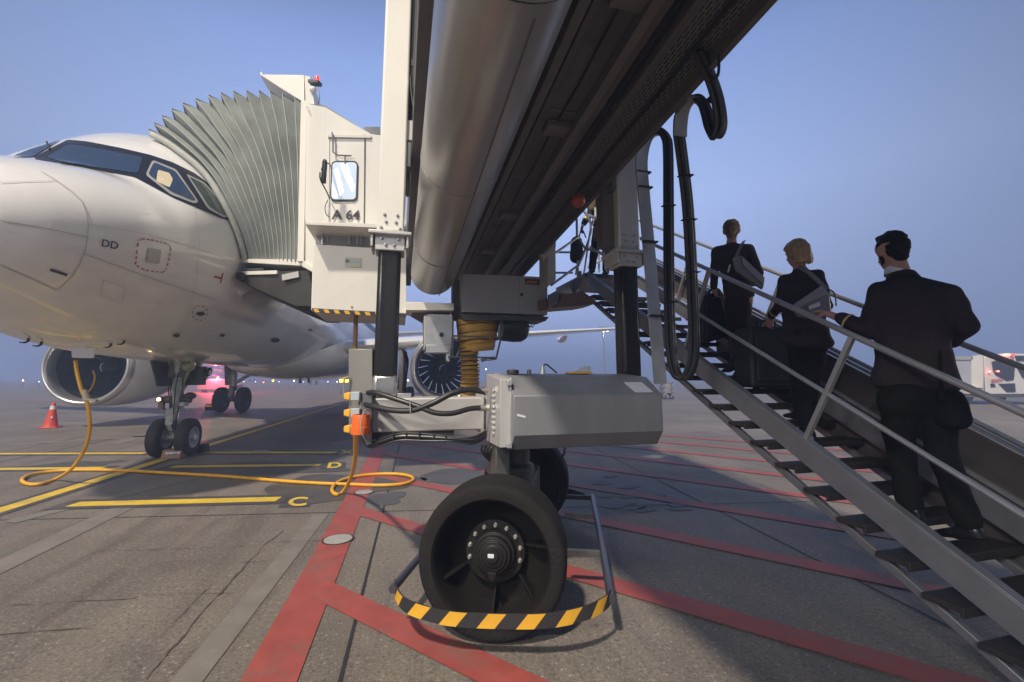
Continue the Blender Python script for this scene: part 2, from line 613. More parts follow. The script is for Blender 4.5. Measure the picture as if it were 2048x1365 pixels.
def worn(name, c, hole, wear=0.5):
    """Road paint worn through to the concrete in a pattern of its own."""
    m = pmat(name, c, 0.6, var=0.2, scale=5)
    nn, ll = m.node_tree.nodes, m.node_tree.links
    b = nn['Principled BSDF']
    src = b.inputs['Base Color'].links[0].from_socket
    t = nn.new('ShaderNodeTexCoord')
    z = nn.new('ShaderNodeTexNoise')
    z.inputs['Scale'].default_value = 2.2
    z.inputs['Detail'].default_value = 10
    z.inputs['Roughness'].default_value = 0.75
    ll.new(t.outputs['Object'], z.inputs['Vector'])
    k = nn.new('ShaderNodeMapRange')
    k.inputs['From Min'].default_value = 0.50
    k.inputs['From Max'].default_value = 0.70
    k.inputs['To Max'].default_value = wear
    ll.new(z.outputs['Fac'], k.inputs['Value'])
    mx = nn.new('ShaderNodeMix')
    mx.data_type = 'RGBA'
    ll.new(k.outputs[0], mx.inputs[0])
    ll.new(src, mx.inputs[6])
    mx.inputs[7].default_value = (*hole, 1)
    ll.new(mx.outputs[2], b.inputs['Base Color'])
    return m


redL = worn('red_road_paint', (0.31, 0.066, 0.054), (0.165, 0.11, 0.095), 1.0)
yelL = worn('yellow_road_paint', (0.66, 0.46, 0.03), (0.26, 0.22, 0.14), 0.6)
blkL = worn('black_road_paint', (0.060, 0.055, 0.055), (0.15, 0.13, 0.11), 0.7)
oldL = worn('faded_road_paint', (0.19, 0.172, 0.15), (0.15, 0.135, 0.118), 0.95)
wetM = pmat('damp_stain', (0.078, 0.07, 0.062), 0.5, var=0.25, scale=3)
jntM = pmat('joint_seal', (0.022, 0.021, 0.022), 0.7, var=0.2)
crkM = pmat('crack_fill', (0.085, 0.066, 0.052), 0.8, var=0.3, scale=12)
smearM = pmat('tyre_smear', (0.095, 0.085, 0.076), 0.6, var=0.2, scale=4)


def flat(name, polys, m, z):
    b = MB()
    for p in polys:
        b.poly([(q[0], q[1], z) for q in p], m)
    o = b.build(name, smooth=1)
    tag(o, kind='structure')
    return o


def strip(p, q, w, w2=None):
    p, q = V((p[0], p[1])), V((q[0], q[1]))
    d = (q - p).normalized()
    s = V((-d.y, d.x))
    w2 = w2 or w
    return [p + s * w / 2, p - s * w / 2, q - s * w2 / 2, q + s * w2 / 2]


def wander(pts, w, amp, step=0.25):
    step *= 0.35
    w *= 0.62
    """A thin crooked strip as quads."""
    out = []
    sp = [V((p[0], p[1], 0)) for p in pts]
    line = []
    for a, b in zip(sp[:-1], sp[1:]):
        k = max(2, int((b - a).length / step))
        for i in range(k):
            line.append(a.lerp(b, i / k))
    line.append(sp[-1])
    line = [p + V((noise.noise(p * 3.1) * amp + noise.noise(p * 17) * 0.012, noise.noise(p * 3.1 + V((7, 0, 0))) * amp + noise.noise(p * 17 + V((3, 0, 0))) * 0.012, 0)) for p in line]
    for a, b in zip(line[:-1], line[1:]):
        ww = w * max(0.06, 0.25 + 1.6 * abs(noise.noise(a * 4.3)) + 0.5 * noise.noise(a * 21))
        out.append(strip(a, b, ww))
    return out


def blob2(c, rx, ry, rot_=0.0, n_=40, wob=0.25, seed=0.0):
    pts = []
    for k in range(n_):
        t = 2 * math.pi * k / n_
        r = 1 + wob * noise.noise(V((math.cos(t) * 1.5 + seed, math.sin(t) * 1.5, seed))) * 2
        x, y = rx * r * math.cos(t), ry * r * math.sin(t)
        pts.append((c[0] + x * math.cos(rot_) - y * math.sin(rot_), c[1] + x * math.sin(rot_) + y * math.cos(rot_)))
    return pts


# slab joints: two families roughly along and across the stand
JD = V((math.sin(R(-12.0)), math.cos(R(-12.0))))
JX = V((JD.y, -JD.x))
J0 = V((-0.911, 2.582))
pl = []
for k in (-5, -4, -3, -2, -1, 0, 2, 3, 4, 5):
    base = J0 + JX * (7.4 * k)
    pl.append(strip(base - JD * 20, base + JD * 130, 0.022))
pl.append(strip((1.40, 14.0), (2.95, 2.2), 0.02))
flat('slab_joints_along', pl, jntM, 0.004)
pl = []
P1 = V((-3.8, 5.43))
XD = V((math.cos(R(4.5)), math.sin(R(4.5))))
for k in (-2, -1, 0, 1, 2, 3, 4, 6, 8, 11):
    base = P1 + JD * (6.3 * k)
    pl.append(strip(base - XD * 60, base + XD * 60, 0.014))
flat('slab_joints_across', pl, jntM, 0.0045)
cr_ = wander([gp(290, 1362), gp(420, 1210), gp(520, 1100), gp(565, 1062)], 0.022, 0.03, 0.12)
cr_ += wander([gp(350, 1245), gp(412, 1180)], 0.014, 0.02, 0.1)
cr_ += wander([gp(0, 1213), gp(270, 1198)], 0.018, 0.02, 0.2)
cr_ += wander([gp(0, 1270), gp(185, 1258)], 0.018, 0.02, 0.2)
cr_ += wander([gp(180, 1104), gp(495, 1094)], 0.011, 0.02, 0.2)
cr_ += wander([gp(480, 1126), gp(538, 1124)], 0.03, 0.01, 0.1)
cr_ += wander([gp(545, 1085), gp(640, 1082)], 0.012, 0.02, 0.1)
cr_ += wander([gp(280, 1192), gp(480, 1187)], 0.008, 0.02, 0.1)
flat('slab_cracks', cr_, crkM, 0.0052)
# old, blacked-out and faded paint
flat('faded_stripes', [strip((-1.62, 2.0), (-2.25, 5.5), 0.17), strip((-4.1, 3.0), (-4.95, 6.3), 0.26), strip((-5.6, 5.2), (-3.9, 13), 0.2),
                       strip((-13, 10), (-9, 13.5), 0.3), strip((-11, 14.5), (-9.6, 11), 0.28)], oldL, 0.0048)
flat('damp_patches', [blob2((-2.35, 7.0), 0.95, 0.85, 0.3, 60, 0.30, seed=9.3), blob2((-1.75, 6.2), 0.42, 0.26, 0.2, 40, 0.3, seed=3.7),
                      blob2((-4.6, 8.2), 1.7, 0.55, 0.1, seed=1.3), blob2((-5.6, 10.9), 2.2, 0.7, -0.2, seed=2.3), blob2((-3.4, 12.8), 1.6, 1.0, 0.3, seed=4.1),
                      blob2((-0.9, 7.6), 0.65, 0.5, 0.2, seed=5.1), blob2((-8.2, 8.4), 0.9, 0.35, 0.4, seed=6.1)], wetM, 0.0056)
sp_ = []
for k in range(14):
    sp_.append(blob2((1.2 + 0.9 * random.random(), 5.6 + 2.3 * random.random()), 0.10 + 0.09 * random.random(), 0.05 + 0.05 * random.random(), random.random(), 20, 0.2, k))
flat('oil_spots', sp_, smearM, 0.0058)
# tyre tracks under the bridge wheels and along the lead-in
puddle = pmat('puddle_water', (0.05, 0.055, 0.06), 0.05, var=0.05)
flat('puddle', [blob2((-5.55, 9.95), 0.22, 0.16, 0.2, seed=3.0)], puddle, 0.0064)

# yellow lead-in line and stop bars, each on a black surround
AXL = R(10.9)
LA, LB = V((-5.55, 2.2)), V((-16.7, 60.0))
LA = gp(0, 1022).xy - V((-math.sin(AXL), math.cos(AXL))) * 4
LB = LA + V((-math.sin(AXL), math.cos(AXL))) * 75
blk = [strip(LA, LB, 0.40)]
yel = [strip(LA, LB, 0.20)]


def gbar(a, b, w):
    pa, pb = gp(*a).xy, gp(*b).xy
    e = (pb - pa).normalized() * 0.16
    blk.append(strip(pa - e, pb + e, w * 2.1))
    yel.append(strip(pa, pb, w))


gbar((145, 1010), (557, 999.5), 0.22)
gbar((345, 934.5), (640, 931), 0.20)
gbar((405, 906), (672, 906), 0.20)
gbar((-30, 939.5), (205, 937), 0.20)
gbar((-30, 908.5), (290, 907.5), 0.20)
flat('black_line', blk, blkL, 0.0068)
flat('yellow_line', yel, yelL, 0.0080)
b = MB()
for ch, q0, q1, q2 in (('C', (572, 1013), (612, 1012), (580, 996)), ('D', (652, 937), (682, 936), (656, 926.5)), ('X', (680, 908.5), (708, 908.5), (682, 902))):
    p0, p1, p2 = gp(*q0), gp(*q1), gp(*q2)
    vs, fs = text_shape(ch, 1.0, 0.03)
    w = max(v.x for v in vs)
    h = max(v.y for v in vs)
    bv = [b.bm.verts.new(p0 + (p1 - p0) * (v.x / w) + (p2 - p0) * (v.y / h) + V((0, 0, 0.008))) for v in vs]
    for f in fs:
        b.face([bv[i] for i in f], yelL)
tag(b.build('stop_bar_letters', smooth=1), kind='structure')
b = MB()
for q0, q1, q2, q3 in (((556, 1016), (618, 1015), (632, 993), (574, 994)), ((640, 939.5), (690, 938.5), (692, 925), (645, 925))):
    b.poly([gp(*q) + V((0, 0, 0.0068)) for q in (q0, q1, q2, q3)], blkL)
tag(b.build('black_letter_panel', smooth=1), kind='structure')

# red no-parking hatching
RA, RB = V((-1.03, 1.4)), V((-3.05, 10.6))
hat = [strip(RA, RB, 0.295)]
for k in range(0, 9):
    c0 = 2.58 + 1.69 * k
    sl = -0.715 - 0.012 * k
    # start on the main line
    d = RB - RA
    t = (c0 + sl * RA.x - RA.y) / (d.y - sl * d.x)
    p = RA + d * min(t, 1.0)
    if t > 1:
        p = V((-3.0 + (k - 4) * 1.3, c0 + sl * (-3.0 + (k - 4) * 1.3)))
    q = V((p.x + 14, c0 + sl * (p.x + 14)))
    if q.y < 1.0:
        q = V(((1.0 - c0) / sl, 1.0))
    hat.append(strip(p, q, 0.225))
flat('red_line', hat[:1], redL, 0.0072)
flat('red_hatching', hat[1:], redL, 0.0084)


def manhole(px, py, r, label):
    p = gp(px, py)
    t = thing('manhole_cover', (p.x, p.y, 0), label, 'manhole cover')
    m = MB()
    m.lathe((p.x, p.y, 0.002), (0, 0, 1), [(0, r * 1.12), (0.009, r * 1.12), (0.009, r)], jntM, 40)
    m.build('frame', t)
    m = MB()
    m.lathe((p.x, p.y, 0.004), (0, 0, 1), [(0, r * 0.99), (0.010, r * 0.99), (0.010, 0)], pmat('cover_concrete', (0.33, 0.33, 0.31), 0.6, var=0.2, scale=9, bump=0.3), 40)
    m.build('lid', t)


manhole(676, 1081, 0.135, 'round grey manhole cover interrupting the red line, nearer the camera')
manhole(728, 986, 0.12, 'pale round manhole cover on the red line beside the yellow cable coil')

# ------------------------------------------------------------------ airliner
NG = V((-6.91, 9.34, 0))
AX = V((-math.sin(AXL), math.cos(AXL), 0))         # aft
RT = V((math.cos(AXL), math.sin(AXL), 0))          # towards the aircraft's left wing
UP = V((0, 0, 1))


def A(x, y, z):
    return NG + RT * x + AX * y + UP * z


air = thing('airliner', NG, 'large white twin engine airliner docked nose-in at the boarding bridge', 'airliner', rz=AXL)
# station behind a datum 5.07 m ahead of the nose gear: s, top, bottom, half width, widest height
SEC = [(-.42, 3.23, 3.23, .0, 3.23), (-.40, 3.37, 3.09, .14, 3.23), (-.36, 3.46, 3.00, .25, 3.23), (-.28, 3.60, 2.87, .45, 3.235), (-.16, 3.72, 2.745, .645, 3.25), (.0, 3.86, 2.64, .82, 3.28),
       (.2, 4.0, 2.535, .99, 3.31), (.61, 4.21, 2.39, 1.25, 3.38), (1.1, 4.40, 2.245, 1.48, 3.47), (1.42, 4.52, 2.165, 1.59, 3.53), (1.66, 4.74, 2.11, 1.67, 3.57),
       (1.95, 5.06, 2.05, 1.74, 3.63), (2.36, 5.42, 1.995, 1.83, 3.69), (2.77, 5.71, 1.96, 1.905, 3.75), (3.29, 5.93, 1.936, 1.965, 3.81), (3.9, 6.06, 1.915, 2.01, 3.86),
       (4.73, 6.16, 1.904, 2.04, 3.90), (5.76, 6.2, 1.90, 2.05, 3.92), (9, 6.2, 1.90, 2.05, 3.92), (12, 6.2, 1.90, 2.05, 3.92), (20, 6.2, 1.90, 2.05, 3.92), (24, 6.2, 2.0, 2.04, 3.95),
       (28, 6.18, 2.7, 1.85, 4.35), (32, 6.1, 3.7, 1.35, 4.85), (35.5, 5.9, 4.7, .7, 5.3), (37.2, 5.6, 5.1, .25, 5.35)]


def interp_secs(secs, per=4):
    """Catmull-Rom through the section rows."""
    out = []
    n_ = len(secs)
    for i in range(n_ - 1):
        for k in range(per):
            t = k / per
            row = []
            for c in range(5):
                def tang(j):
                    if j <= 0 or j >= n_ - 1:
                        j0, j1 = max(0, j - 1), min(n_ - 1, j + 1)
                    else:
                        j0, j1 = j - 1, j + 1
                    return (secs[j1][c] - secs[j0][c]) / (secs[j1][0] - secs[j0][0])
                h_ = secs[i + 1][0] - secs[i][0]
                a, bq = secs[i][c], secs[i + 1][c]
                m0, m1 = tang(i) * h_, tang(i + 1) * h_
                if c == 0:
                    row.append(a + (bq - a) * t)
                else:
                    row.append((2 * t ** 3 - 3 * t ** 2 + 1) * a + (t ** 3 - 2 * t ** 2 + t) * m0 + (-2 * t ** 3 + 3 * t ** 2) * bq + (t ** 3 - t ** 2) * m1)
            out.append(tuple(row))
    out.append(secs[-1])
    return out


def fus_ring(S, n_=160, grow=0.0):
    s, zt, zb, w, zc = S
    out = []
    for i in range(n_):
        t = 2 * math.pi * i / n_
        x = (w + grow) * math.sin(t)
        c = math.cos(t)
        z = zc + (zt + grow - zc) * c if c > 0 else zc + (zc - zb + grow) * c
        out.append(A(x, s - 5.07, z))
    return out


IS = interp_secs(SEC, 8)
fm = MB()
rows = [fus_ring(S) for S in IS[1:]]
fm.grid(rows, white, closed=True)
fm.poly(rows[0], radome_m)
fm.poly(rows[-1], white)
fm.bm.normal_update()
fus_bvh = BVHTree.FromBMesh(fm.bm)
fus = fm.build('fuselage', air, smooth=60)


def hit(px, py, lift=0.006):
    r_ = ray(px, py).normalized()
    loc, nrm, _, _ = fus_bvh.ray_cast(V((0, 0, EYE)), r_)
    if loc is None:
        return None
    if nrm.dot(r_) > 0:
        nrm = -nrm
    return loc + nrm * lift


def densify(poly, step):
    out = []
    for i, a in enumerate(poly):
        b_ = poly[(i + 1) % len(poly)]
        k = max(1, int(math.hypot(b_[0] - a[0], b_[1] - a[1]) / step))
        for j in range(k):
            out.append((a[0] + (b_[0] - a[0]) * j / k, a[1] + (b_[1] - a[1]) * j / k))
    return out


def round_poly(poly, r, n_=4):
    out = []
    N = len(poly)
    for i in range(N):
        p0, p, p1 = V(poly[i - 1]), V(poly[i]), V(poly[(i + 1) % N])
        a = p + (p0 - p).normalized() * min(r, (p0 - p).length * 0.45)
        c = p + (p1 - p).normalized() * min(r, (p1 - p).length * 0.45)
        for k in range(n_ + 1):
            t = k / n_
            out.append(tuple(a * (1 - t) ** 2 + p * 2 * t * (1 - t) + c * t * t))
    return out


def skin_patch(mb, poly, m, lift=0.006, rings=12, step=6, thick=0.0):
    """A panel lying on the fuselage skin inside a star-shaped outline."""
    lift += 0.006
    P = densify(poly, step)
    cx = sum(p[0] for p in P) / len(P)
    cy = sum(p[1] for p in P) / len(P)
    prev = None
    for r_ in range(rings, 0, -1):
        f_ = r_ / rings
        ring = []
        for p in P:
            h_ = hit(cx + (p[0] - cx) * f_, cy + (p[1] - cy) * f_, lift)
            ring.append(mb.bm.verts.new(h_) if h_ else None)
        if prev:
            for k in range(len(P)):
                q = [prev[k], prev[(k + 1) % len(P)], ring[(k + 1) % len(P)], ring[k]]
                if all(q):
                    mb.face(q, m)
        prev = ring
    c = hit(cx, cy, lift)
    if c:
        cv = mb.bm.verts.new(c)
        for k in range(len(P)):
            q = [prev[k], prev[(k + 1) % len(P)], cv]
            if all(q):
                mb.face(q, m)


def skin_line(mb, pts, w, m, lift=0.009, step=4):
    line = []
    for a, b_ in zip(pts[:-1], pts[1:]):
        k = max(1, int(math.hypot(b_[0] - a[0], b_[1] - a[1]) / step))
        for j in range(k):
            line.append((a[0] + (b_[0] - a[0]) * j / k, a[1] + (b_[1] - a[1]) * j / k))
    line.append(pts[-1])
    P = [hit(x, y, lift) for x, y in line]
    P = [p for p in P if p]
    if len(P) < 2:
        return
    pv = None
    for i, p in enumerate(P):
        d = (P[min(i + 1, len(P) - 1)] - P[max(i - 1, 0)]).normalized()
        loc, nrm, _, _ = fus_bvh.find_nearest(p)
        s_ = d.cross(nrm).normalized() * (w / 2)
        c = [mb.bm.verts.new(p + s_), mb.bm.verts.new(p - s_)]
        if pv:
            mb.face([pv[0], pv[1], c[1], c[0]], m)
        pv = c


def skin_text(mb, s, q0, q1, q2, m, bold=0.0, lift=0.016):
    vs, fs = text_shape(s, 1.0, bold)
    w, h_ = max(v.x for v in vs), max(v.y for v in vs)
    bv = []
    for v in vs:
        a, b_ = v.x / w, v.y / h_
        bv.append(mb.bm.verts.new(hit(q0[0] + (q1[0] - q0[0]) * a + (q2[0] - q0[0]) * b_, q0[1] + (q1[1] - q0[1]) * a + (q2[1] - q0[1]) * b_, lift)))
    for f in fs:
        mb.face([bv[i] for i in f], m)


# cockpit glazing
k = MB()
skin_patch(k, round_poly([(66, 318), (100, 299), (136, 281), (172, 284), (240, 297), (300, 311), (345, 326), (388, 347), (426, 375), (448, 402), (462, 430), (464, 443), (440, 437), (412, 424), (345, 396), (300, 372), (268, 355), (170, 336), (110, 325)], 5), maskD, 0.004, 22)
k.build('windscreen_surround', air)
k = MB()
skin_patch(k, round_poly([(94, 317), (138, 291), (200, 300), (286, 317), (276, 349), (214, 340), (166, 333), (120, 325)], 7), glassD, 0.012)
k.build('windscreen', air)
skf = MB()
skin_patch(skf, round_poly([(26, 315), (60, 301), (124, 281), (66, 316)], 2), glassD, 0.010)
skf.build('windscreen', air)
k = MB()
skin_patch(k, round_poly([(305, 322), (352, 341), (396, 405), (388, 409), (340, 391), (291, 352)], 6), trimM, 0.011)
w_ = k.build('side_window', air)
k = MB()
skin_patch(k, round_poly([(308, 327), (350, 345), (390, 402), (384, 403), (342, 386), (296, 351)], 6), glassD, 0.016)
k.build('pane', w_)
k = MB()
skin_patch(k, round_poly([(316, 343), (338, 349), (345, 362), (338, 378), (312, 366), (314, 352)], 3), litin, 0.020)
k.build('lit_interior', w_)
k = MB()
skin_patch(k, round_poly([(371, 349), (408, 367), (436, 397), (455, 434), (448, 437), (414, 419)], 6), trimM, 0.011)
w_ = k.build('side_window', air)
k = MB()
skin_patch(k, round_poly([(377, 355), (407, 370), (432, 398), (450, 431), (446, 432), (417, 415)], 6), pmat('side_glass_green', (0.06, 0.085, 0.075), 0.1, var=0.3, scale=5, coat=0.8), 0.016)
k.build('pane', w_)
k = MB()
k.tube([hit(101, 303, .02), hit(98, 291, .05)], 0.012, blackpl)
k.build('wiper', air)
k = MB()
k.tube([hit(122, 328, .012), hit(165, 334, .025), hit(226, 347, .012)], 0.010, blackpl)
k.build('wiper', air)
# radome joint, panel lines, small markings
k = MB()
skin_line(k, [(82, 344), (112, 362), (140, 382), (162, 402), (172, 426), (176, 450), (174, 475), (170, 500), (158, 530), (142, 555), (114, 580)], 0.012, seam)
skin_line(k, [(0, 367), (60, 364), (112, 363)], 0.009, seam)
skin_line(k, [(0, 442), (80, 455), (174, 474)], 0.012, seam)
skin_line(k, [(0, 530), (60, 556), (112, 580)], 0.012, seam)
skin_line(k, [(168, 508), (300, 556), (430, 600)], 0.010, seam)
skin_line(k, [(300, 712), (400, 700), (470, 690)], 0.008, seam)
k.build('panel_seam', air)
k = MB()
skin_line(k, [(176, 450), (300, 470), (420, 505), (470, 525)], 0.005, seam)
skin_line(k, [(388, 412), (398, 480), (392, 560), (372, 640), (352, 690)], 0.005, seam)
skin_line(k, [(206, 560), (250, 574), (244, 606), (200, 590), (206, 560)], 0.005, seam)
skin_line(k, [(205, 292), (262, 277), (308, 290)], 0.005, seam)
for q in range(34):
    f_ = q / 33
    x, y = 185 + 235 * f_, 512 + 84 * f_
    skin_line(k, [(x, y), (x + 1.2, y + .4)], 0.006, seam, step=1)
k.build('panel_seam', air)
k = MB()
skin_text(k, 'DD', (200, 492), (234, 499), (202, 478), letter, 0.012)
k.build('registration_letters', air)
k = MB()
skin_patch(k, round_poly([(296, 496), (321, 500), (317, 528), (291, 523)], 3), pmat('hatch_metal', (0.46, 0.44, 0.41), 0.35, 0.3, var=0.1), 0.010)
k.build('access_hatch', air)
k = MB()
HB = [(276, 482), (283, 478), (300, 480), (318, 484), (334, 488), (341, 495), (338, 515), (333, 535), (326, 545), (308, 543), (288, 540), (270, 530), (272, 510), (276, 482)]
for a, b_ in zip(HB[:-1], HB[1:]):
    for f0, f1 in ((0.05, 0.33), (0.58, 0.86)):
        skin_line(k, [(a[0] + (b_[0] - a[0]) * f0, a[1] + (b_[1] - a[1]) * f0), (a[0] + (b_[0] - a[0]) * f1, a[1] + (b_[1] - a[1]) * f1)], 0.016, redpr, step=3)
k.build('red_dashed_border', air)
k = MB()
skin_line(k, [(428, 553), (441, 557)], 0.028, redpr)
skin_line(k, [(445, 546), (440, 567)], 0.028, redpr)
k.build('red_tow_mark', air)
k = MB()
skin_patch(k, [(100, 536), (134, 547), (133, 552), (99, 541)], letter, 0.008)
k.build('nose_label', air)
k = MB()
for (x, y, rx, ry) in ((400, 627, 9, 4), (352, 670, 7, 4), (444, 670, 5, 3), (550, 680, 9, 5), (578, 590, 6, 3), (620, 660, 4, 2)):
    skin_patch(k, [(x + rx * math.cos(t), y + ry * math.sin(t)) for t in [2 * math.pi * q / 10 for q in range(10)]], gearD, 0.010, 2, 3)
for t in range(0, 10):
    a_ = 2 * math.pi * t / 10
    skin_line(k, [(399 + 15 * math.cos(a_), 626 + 15 * math.sin(a_)), (399 + 15 * math.cos(a_ + .3), 626 + 15 * math.sin(a_ + .3))], 0.012, gearD, step=2)
k.build('static_port', air)
for px_, py_ in ((57, 678), (83, 685), (222, 688), (248, 682)):
    k = MB()
    p = hit(px_, py_, 0.0) or A(0, -4, 2.3)
    k.tube([p + V((0, 0, .02)), p + V((0, 0, -.03)), p + V((-.01, -.03, -.055)), p + V((-.02, -.09, -.055))], [.018, .016, .012, .006], blackpl)
    k.build('air_probe', air)
for px_ in (552,):
    k = MB()
    skin_patch(k, round_poly([(482, 595), (500, 583), (525, 585), (540, 600), (530, 616), (500, 612)], 8), belly_m, 0.012)
    k.build('baggage_port', air)
# nose gear ground-power flap and plug
k = MB()
k.prism([at(x, y, 6.45) for x, y in round_poly([(142, 692), (189, 697), (187, 717), (143, 716)], 4)], AX * 0.02, white)
flap = k.build('power_flap', air, bevel=0.006)
# cabin windows along the left side and far behind
k = MB()
for j in range(26):
    y = 4.2 + j * 0.53
    for sx in (1, -1):
        cc = A(sx * 2.045, y, 4.35)
        k.box(cc, (0.03, 0.23, 0.33), darkGlass, Matrix.Rotation(AXL, 3, 'Z') @ Matrix.Rotation(-sx * R(12), 3, 'Y'))
tag(k.build('cabin_window_row', air, bevel=0.02), 'row of small dark cabin windows')
# belly fairing
k = MB()
rows = []
for (y, w, zb, zt) in ((4.6, 0.3, 1.92, 2.2), (5.4, 1.45, 1.72, 2.5), (6.6, 2.05, 1.56, 2.9), (8.2, 2.25, 1.50, 3.1), (12, 2.28, 1.48, 3.1), (15, 2.1, 1.55, 2.9), (17.5, 1.4, 1.8, 2.5), (19, 0.2, 2.0, 2.1)):
    rows.append([A(w * math.sin(t) * (1 if abs(math.sin(t)) < 1 else 1), y, zt - (zt - zb) * max(0, math.cos(t)) ** 0.6 if math.cos(t) > 0 else zt + 0.2) for t in [math.pi * (q / 18 - 1) / 1 + math.pi / 2 for q in range(0, 19)]])
k.grid(rows, white)
k.build('belly_fairing', air, smooth=60)
k = MB()
for q in (5.4, 7.2, 8.4):
    k.box(A(0.5, q, 1.86 if q < 6 else 1.47), (0.02, 0.28, 0.16), gearD, Matrix.Rotation(AXL, 3, 'Z'))
k.build('blade_antenna', air)


# wings, nacelles
def wing(sx):
    k = MB()
    rows = []
    for (x, y0, ch, z, th) in ((1.2, 5.9, 7.6, 2.62, 0.95), (2.2, 6.75, 6.6, 2.72, 0.82), (6.4, 9.0, 4.1, 3.35, 0.46), (12, 11.9, 2.7, 4.02, 0.29), (16.6, 14.3, 1.65, 4.55, 0.18), (17.3, 14.9, 1.35, 4.75, 0.15), (17.75, 15.7, 1.05, 5.5, 0.12), (17.95, 16.5, 0.6, 6.7, 0.07)):
        r_ = []
        for q in range(24):
            t = 2 * math.pi * q / 24
            c = 0.5 - 0.5 * math.cos(t)
            h_ = math.sin(t) * th * 0.5 * (1.15 - 0.9 * c)
            if x < 17.5:
                r_.append(A(sx * x, y0 + ch * c, z + h_ + th * 0.15 * math.sin(math.pi * c)))
            else:
                r_.append(A(sx * (x + h_), y0 + ch * c, z))
        rows.append(r_)
    k.grid(rows, white, closed=True)
    k.poly(rows[-1], white)
    w = k.build('wing', air, smooth=50)
    for (x, y, z, ln) in ((8.2, 12.4, 3.5, 2.8), (13.0, 14.2, 4.03, 2.0)):
        k = MB()
        k.tube([A(sx * x, y + ln * f_, z - 0.05 - 0.12 * math.sin(math.pi * f_)) for f_ in [q / 12 for q in range(13)]], [max(0.01, 0.19 * math.sin(math.pi * (0.04 + 0.94 * q / 12)) ** 0.7) for q in range(13)], white, 12)
        k.build('flap_fairing', w)
    return w


wing(1)
wing(-1)
k = MB()
k.prism([A(-0.12, 25.5, 6.0), A(-0.12, 31.2, 11.9), A(-0.12, 33.2, 11.9), A(-0.12, 32.4, 6.0)], RT * 0.24, white)
k.build('tail_fin', air, bevel=0.05)
k = MB()
for sx in (1, -1):
    k.prism([A(sx * 0.8, 28.8, 5.2), A(sx * 6.2, 32.2, 5.9), A(sx * 6.2, 33.5, 5.9), A(sx * 0.6, 32.2, 5.2)], UP * 0.18, white)
    k.build('tailplane', air, bevel=0.04)
    k = MB()


def engine(sx, twist):
    o = A(sx * 5.75, 6.25, 1.97)
    k = MB()
    k.lathe(o, AX, [(0.42, 1.075), (0.22, 1.08), (0.08, 1.11), (0.015, 1.15), (0.0, 1.185), (0.02, 1.225), (0.09, 1.265), (0.22, 1.30)], lipM, 64)
    # outer cowl and the open bypass duct behind it
    k.lathe(o, AX, [(0.22, 1.30), (0.6, 1.345), (1.3, 1.37), (2.2, 1.35), (3.1, 1.24), (3.9, 1.06), (3.9, 1.03), (3.1, 1.10), (2.0, 1.12)], white, 64)
    k.lathe(o, AX, [(0.42, 1.075), (0.9, 1.045), (1.35, 1.03), (1.7, 1.05), (2.0, 1.12)], innerM, 64)
    e = k.build('engine_nacelle', air, smooth=50)
    k = MB()
    k.lathe(o, AX, [(0.75, 0.0), (0.80, 0.05), (0.95, 0.15), (1.15, 0.27), (1.40, 0.33), (1.5, 0.33)], fanM, 40)
    # white swirl on the spinner
    for q in range(22):
        f0, f1 = q / 22, (q + 1) / 22
        pts = []
        for ff in (f0, f1):
            aa = twist + 1.2 + ff * 2.4
            rr_ = 0.06 + 0.16 * ff
            hh = 0.80 + 0.34 * (rr_ / 0.27) ** 1.2 - 0.012
            wd = 0.016 + 0.02 * math.sin(math.pi * ff)
            for d_ in (-wd, wd):
                r2_ = rr_ + d_
                pts.append(o + AX * (hh - 0.012 + d_ * 0.8) + (RT * math.cos(aa) + UP * math.sin(aa)) * r2_)
        k.poly([pts[0], pts[1], pts[3], pts[2]], coneW)
    k.build('spinner', e)
    k = MB()
    NB = 20
    for q in range(NB):
        a0 = twist + 2 * math.pi * q / NB
        rows = []
        for f_ in [z / 8 for z in range(9)]:
            rr_ = 0.30 + 0.72 * f_
            sweep = a0 + 0.20 * math.sin(f_ * 2.2) + 0.20 * f_ * f_
            pitch_ = R(22) + R(26) * f_
            ch = 0.22 + 0.13 * f_
            rad = RT * math.cos(sweep) + UP * math.sin(sweep)
            tan_ = -RT * math.sin(sweep) + UP * math.cos(sweep)
            cdir = AX * math.cos(pitch_) + tan_ * math.sin(pitch_)
            base = o + AX * 1.32 + rad * rr_
            rows.append([base - cdir * ch / 2 + tan_ * -0.012, base + AX * 0.015, base + cdir * ch / 2])
        k.grid(rows, fanM)
    fo = k.build('fan', e, smooth=60, weld=False)
    so_ = fo.modifiers.new('thickness', 'SOLIDIFY')
    so_.thickness = 0.012
    k = MB()
    k.lathe(o, AX, [(1.9, 0.44), (2.4, 0.62), (3.3, 0.66), (4.2, 0.52), (4.9, 0.34), (4.9, 0.24), (5.6, 0.0)], innerM, 40)
    k.build('engine_core', e)
    k = MB()
    k.prism([o + AX * 1.6 + UP * 1.28 - RT * 0.13, o + AX * 5.4 + UP * 0.55 - RT * 0.13, o + AX * 5.8 + UP * 1.25 - RT * 0.13, o + AX * 3.2 + UP * 1.72 - RT * 0.13], RT * 0.26, white)
    k.build('engine_pylon', e, bevel=0.04)
    k = MB()
    k.prism([o + AX * 0.75 + RT * (sx * -0.95) + UP * 0.98, o + AX * 1.75 + RT * (sx * -0.93) + UP * 1.0, o + AX * 1.75 + RT * (sx * -1.12) + UP * 1.28, o + AX * 1.35 + RT * (sx * -1.12) + UP * 1.28], RT * 0.02, white)
    k.build('nacelle_strake', e)


engine(1, 0.1)
engine(-1, 0.35)


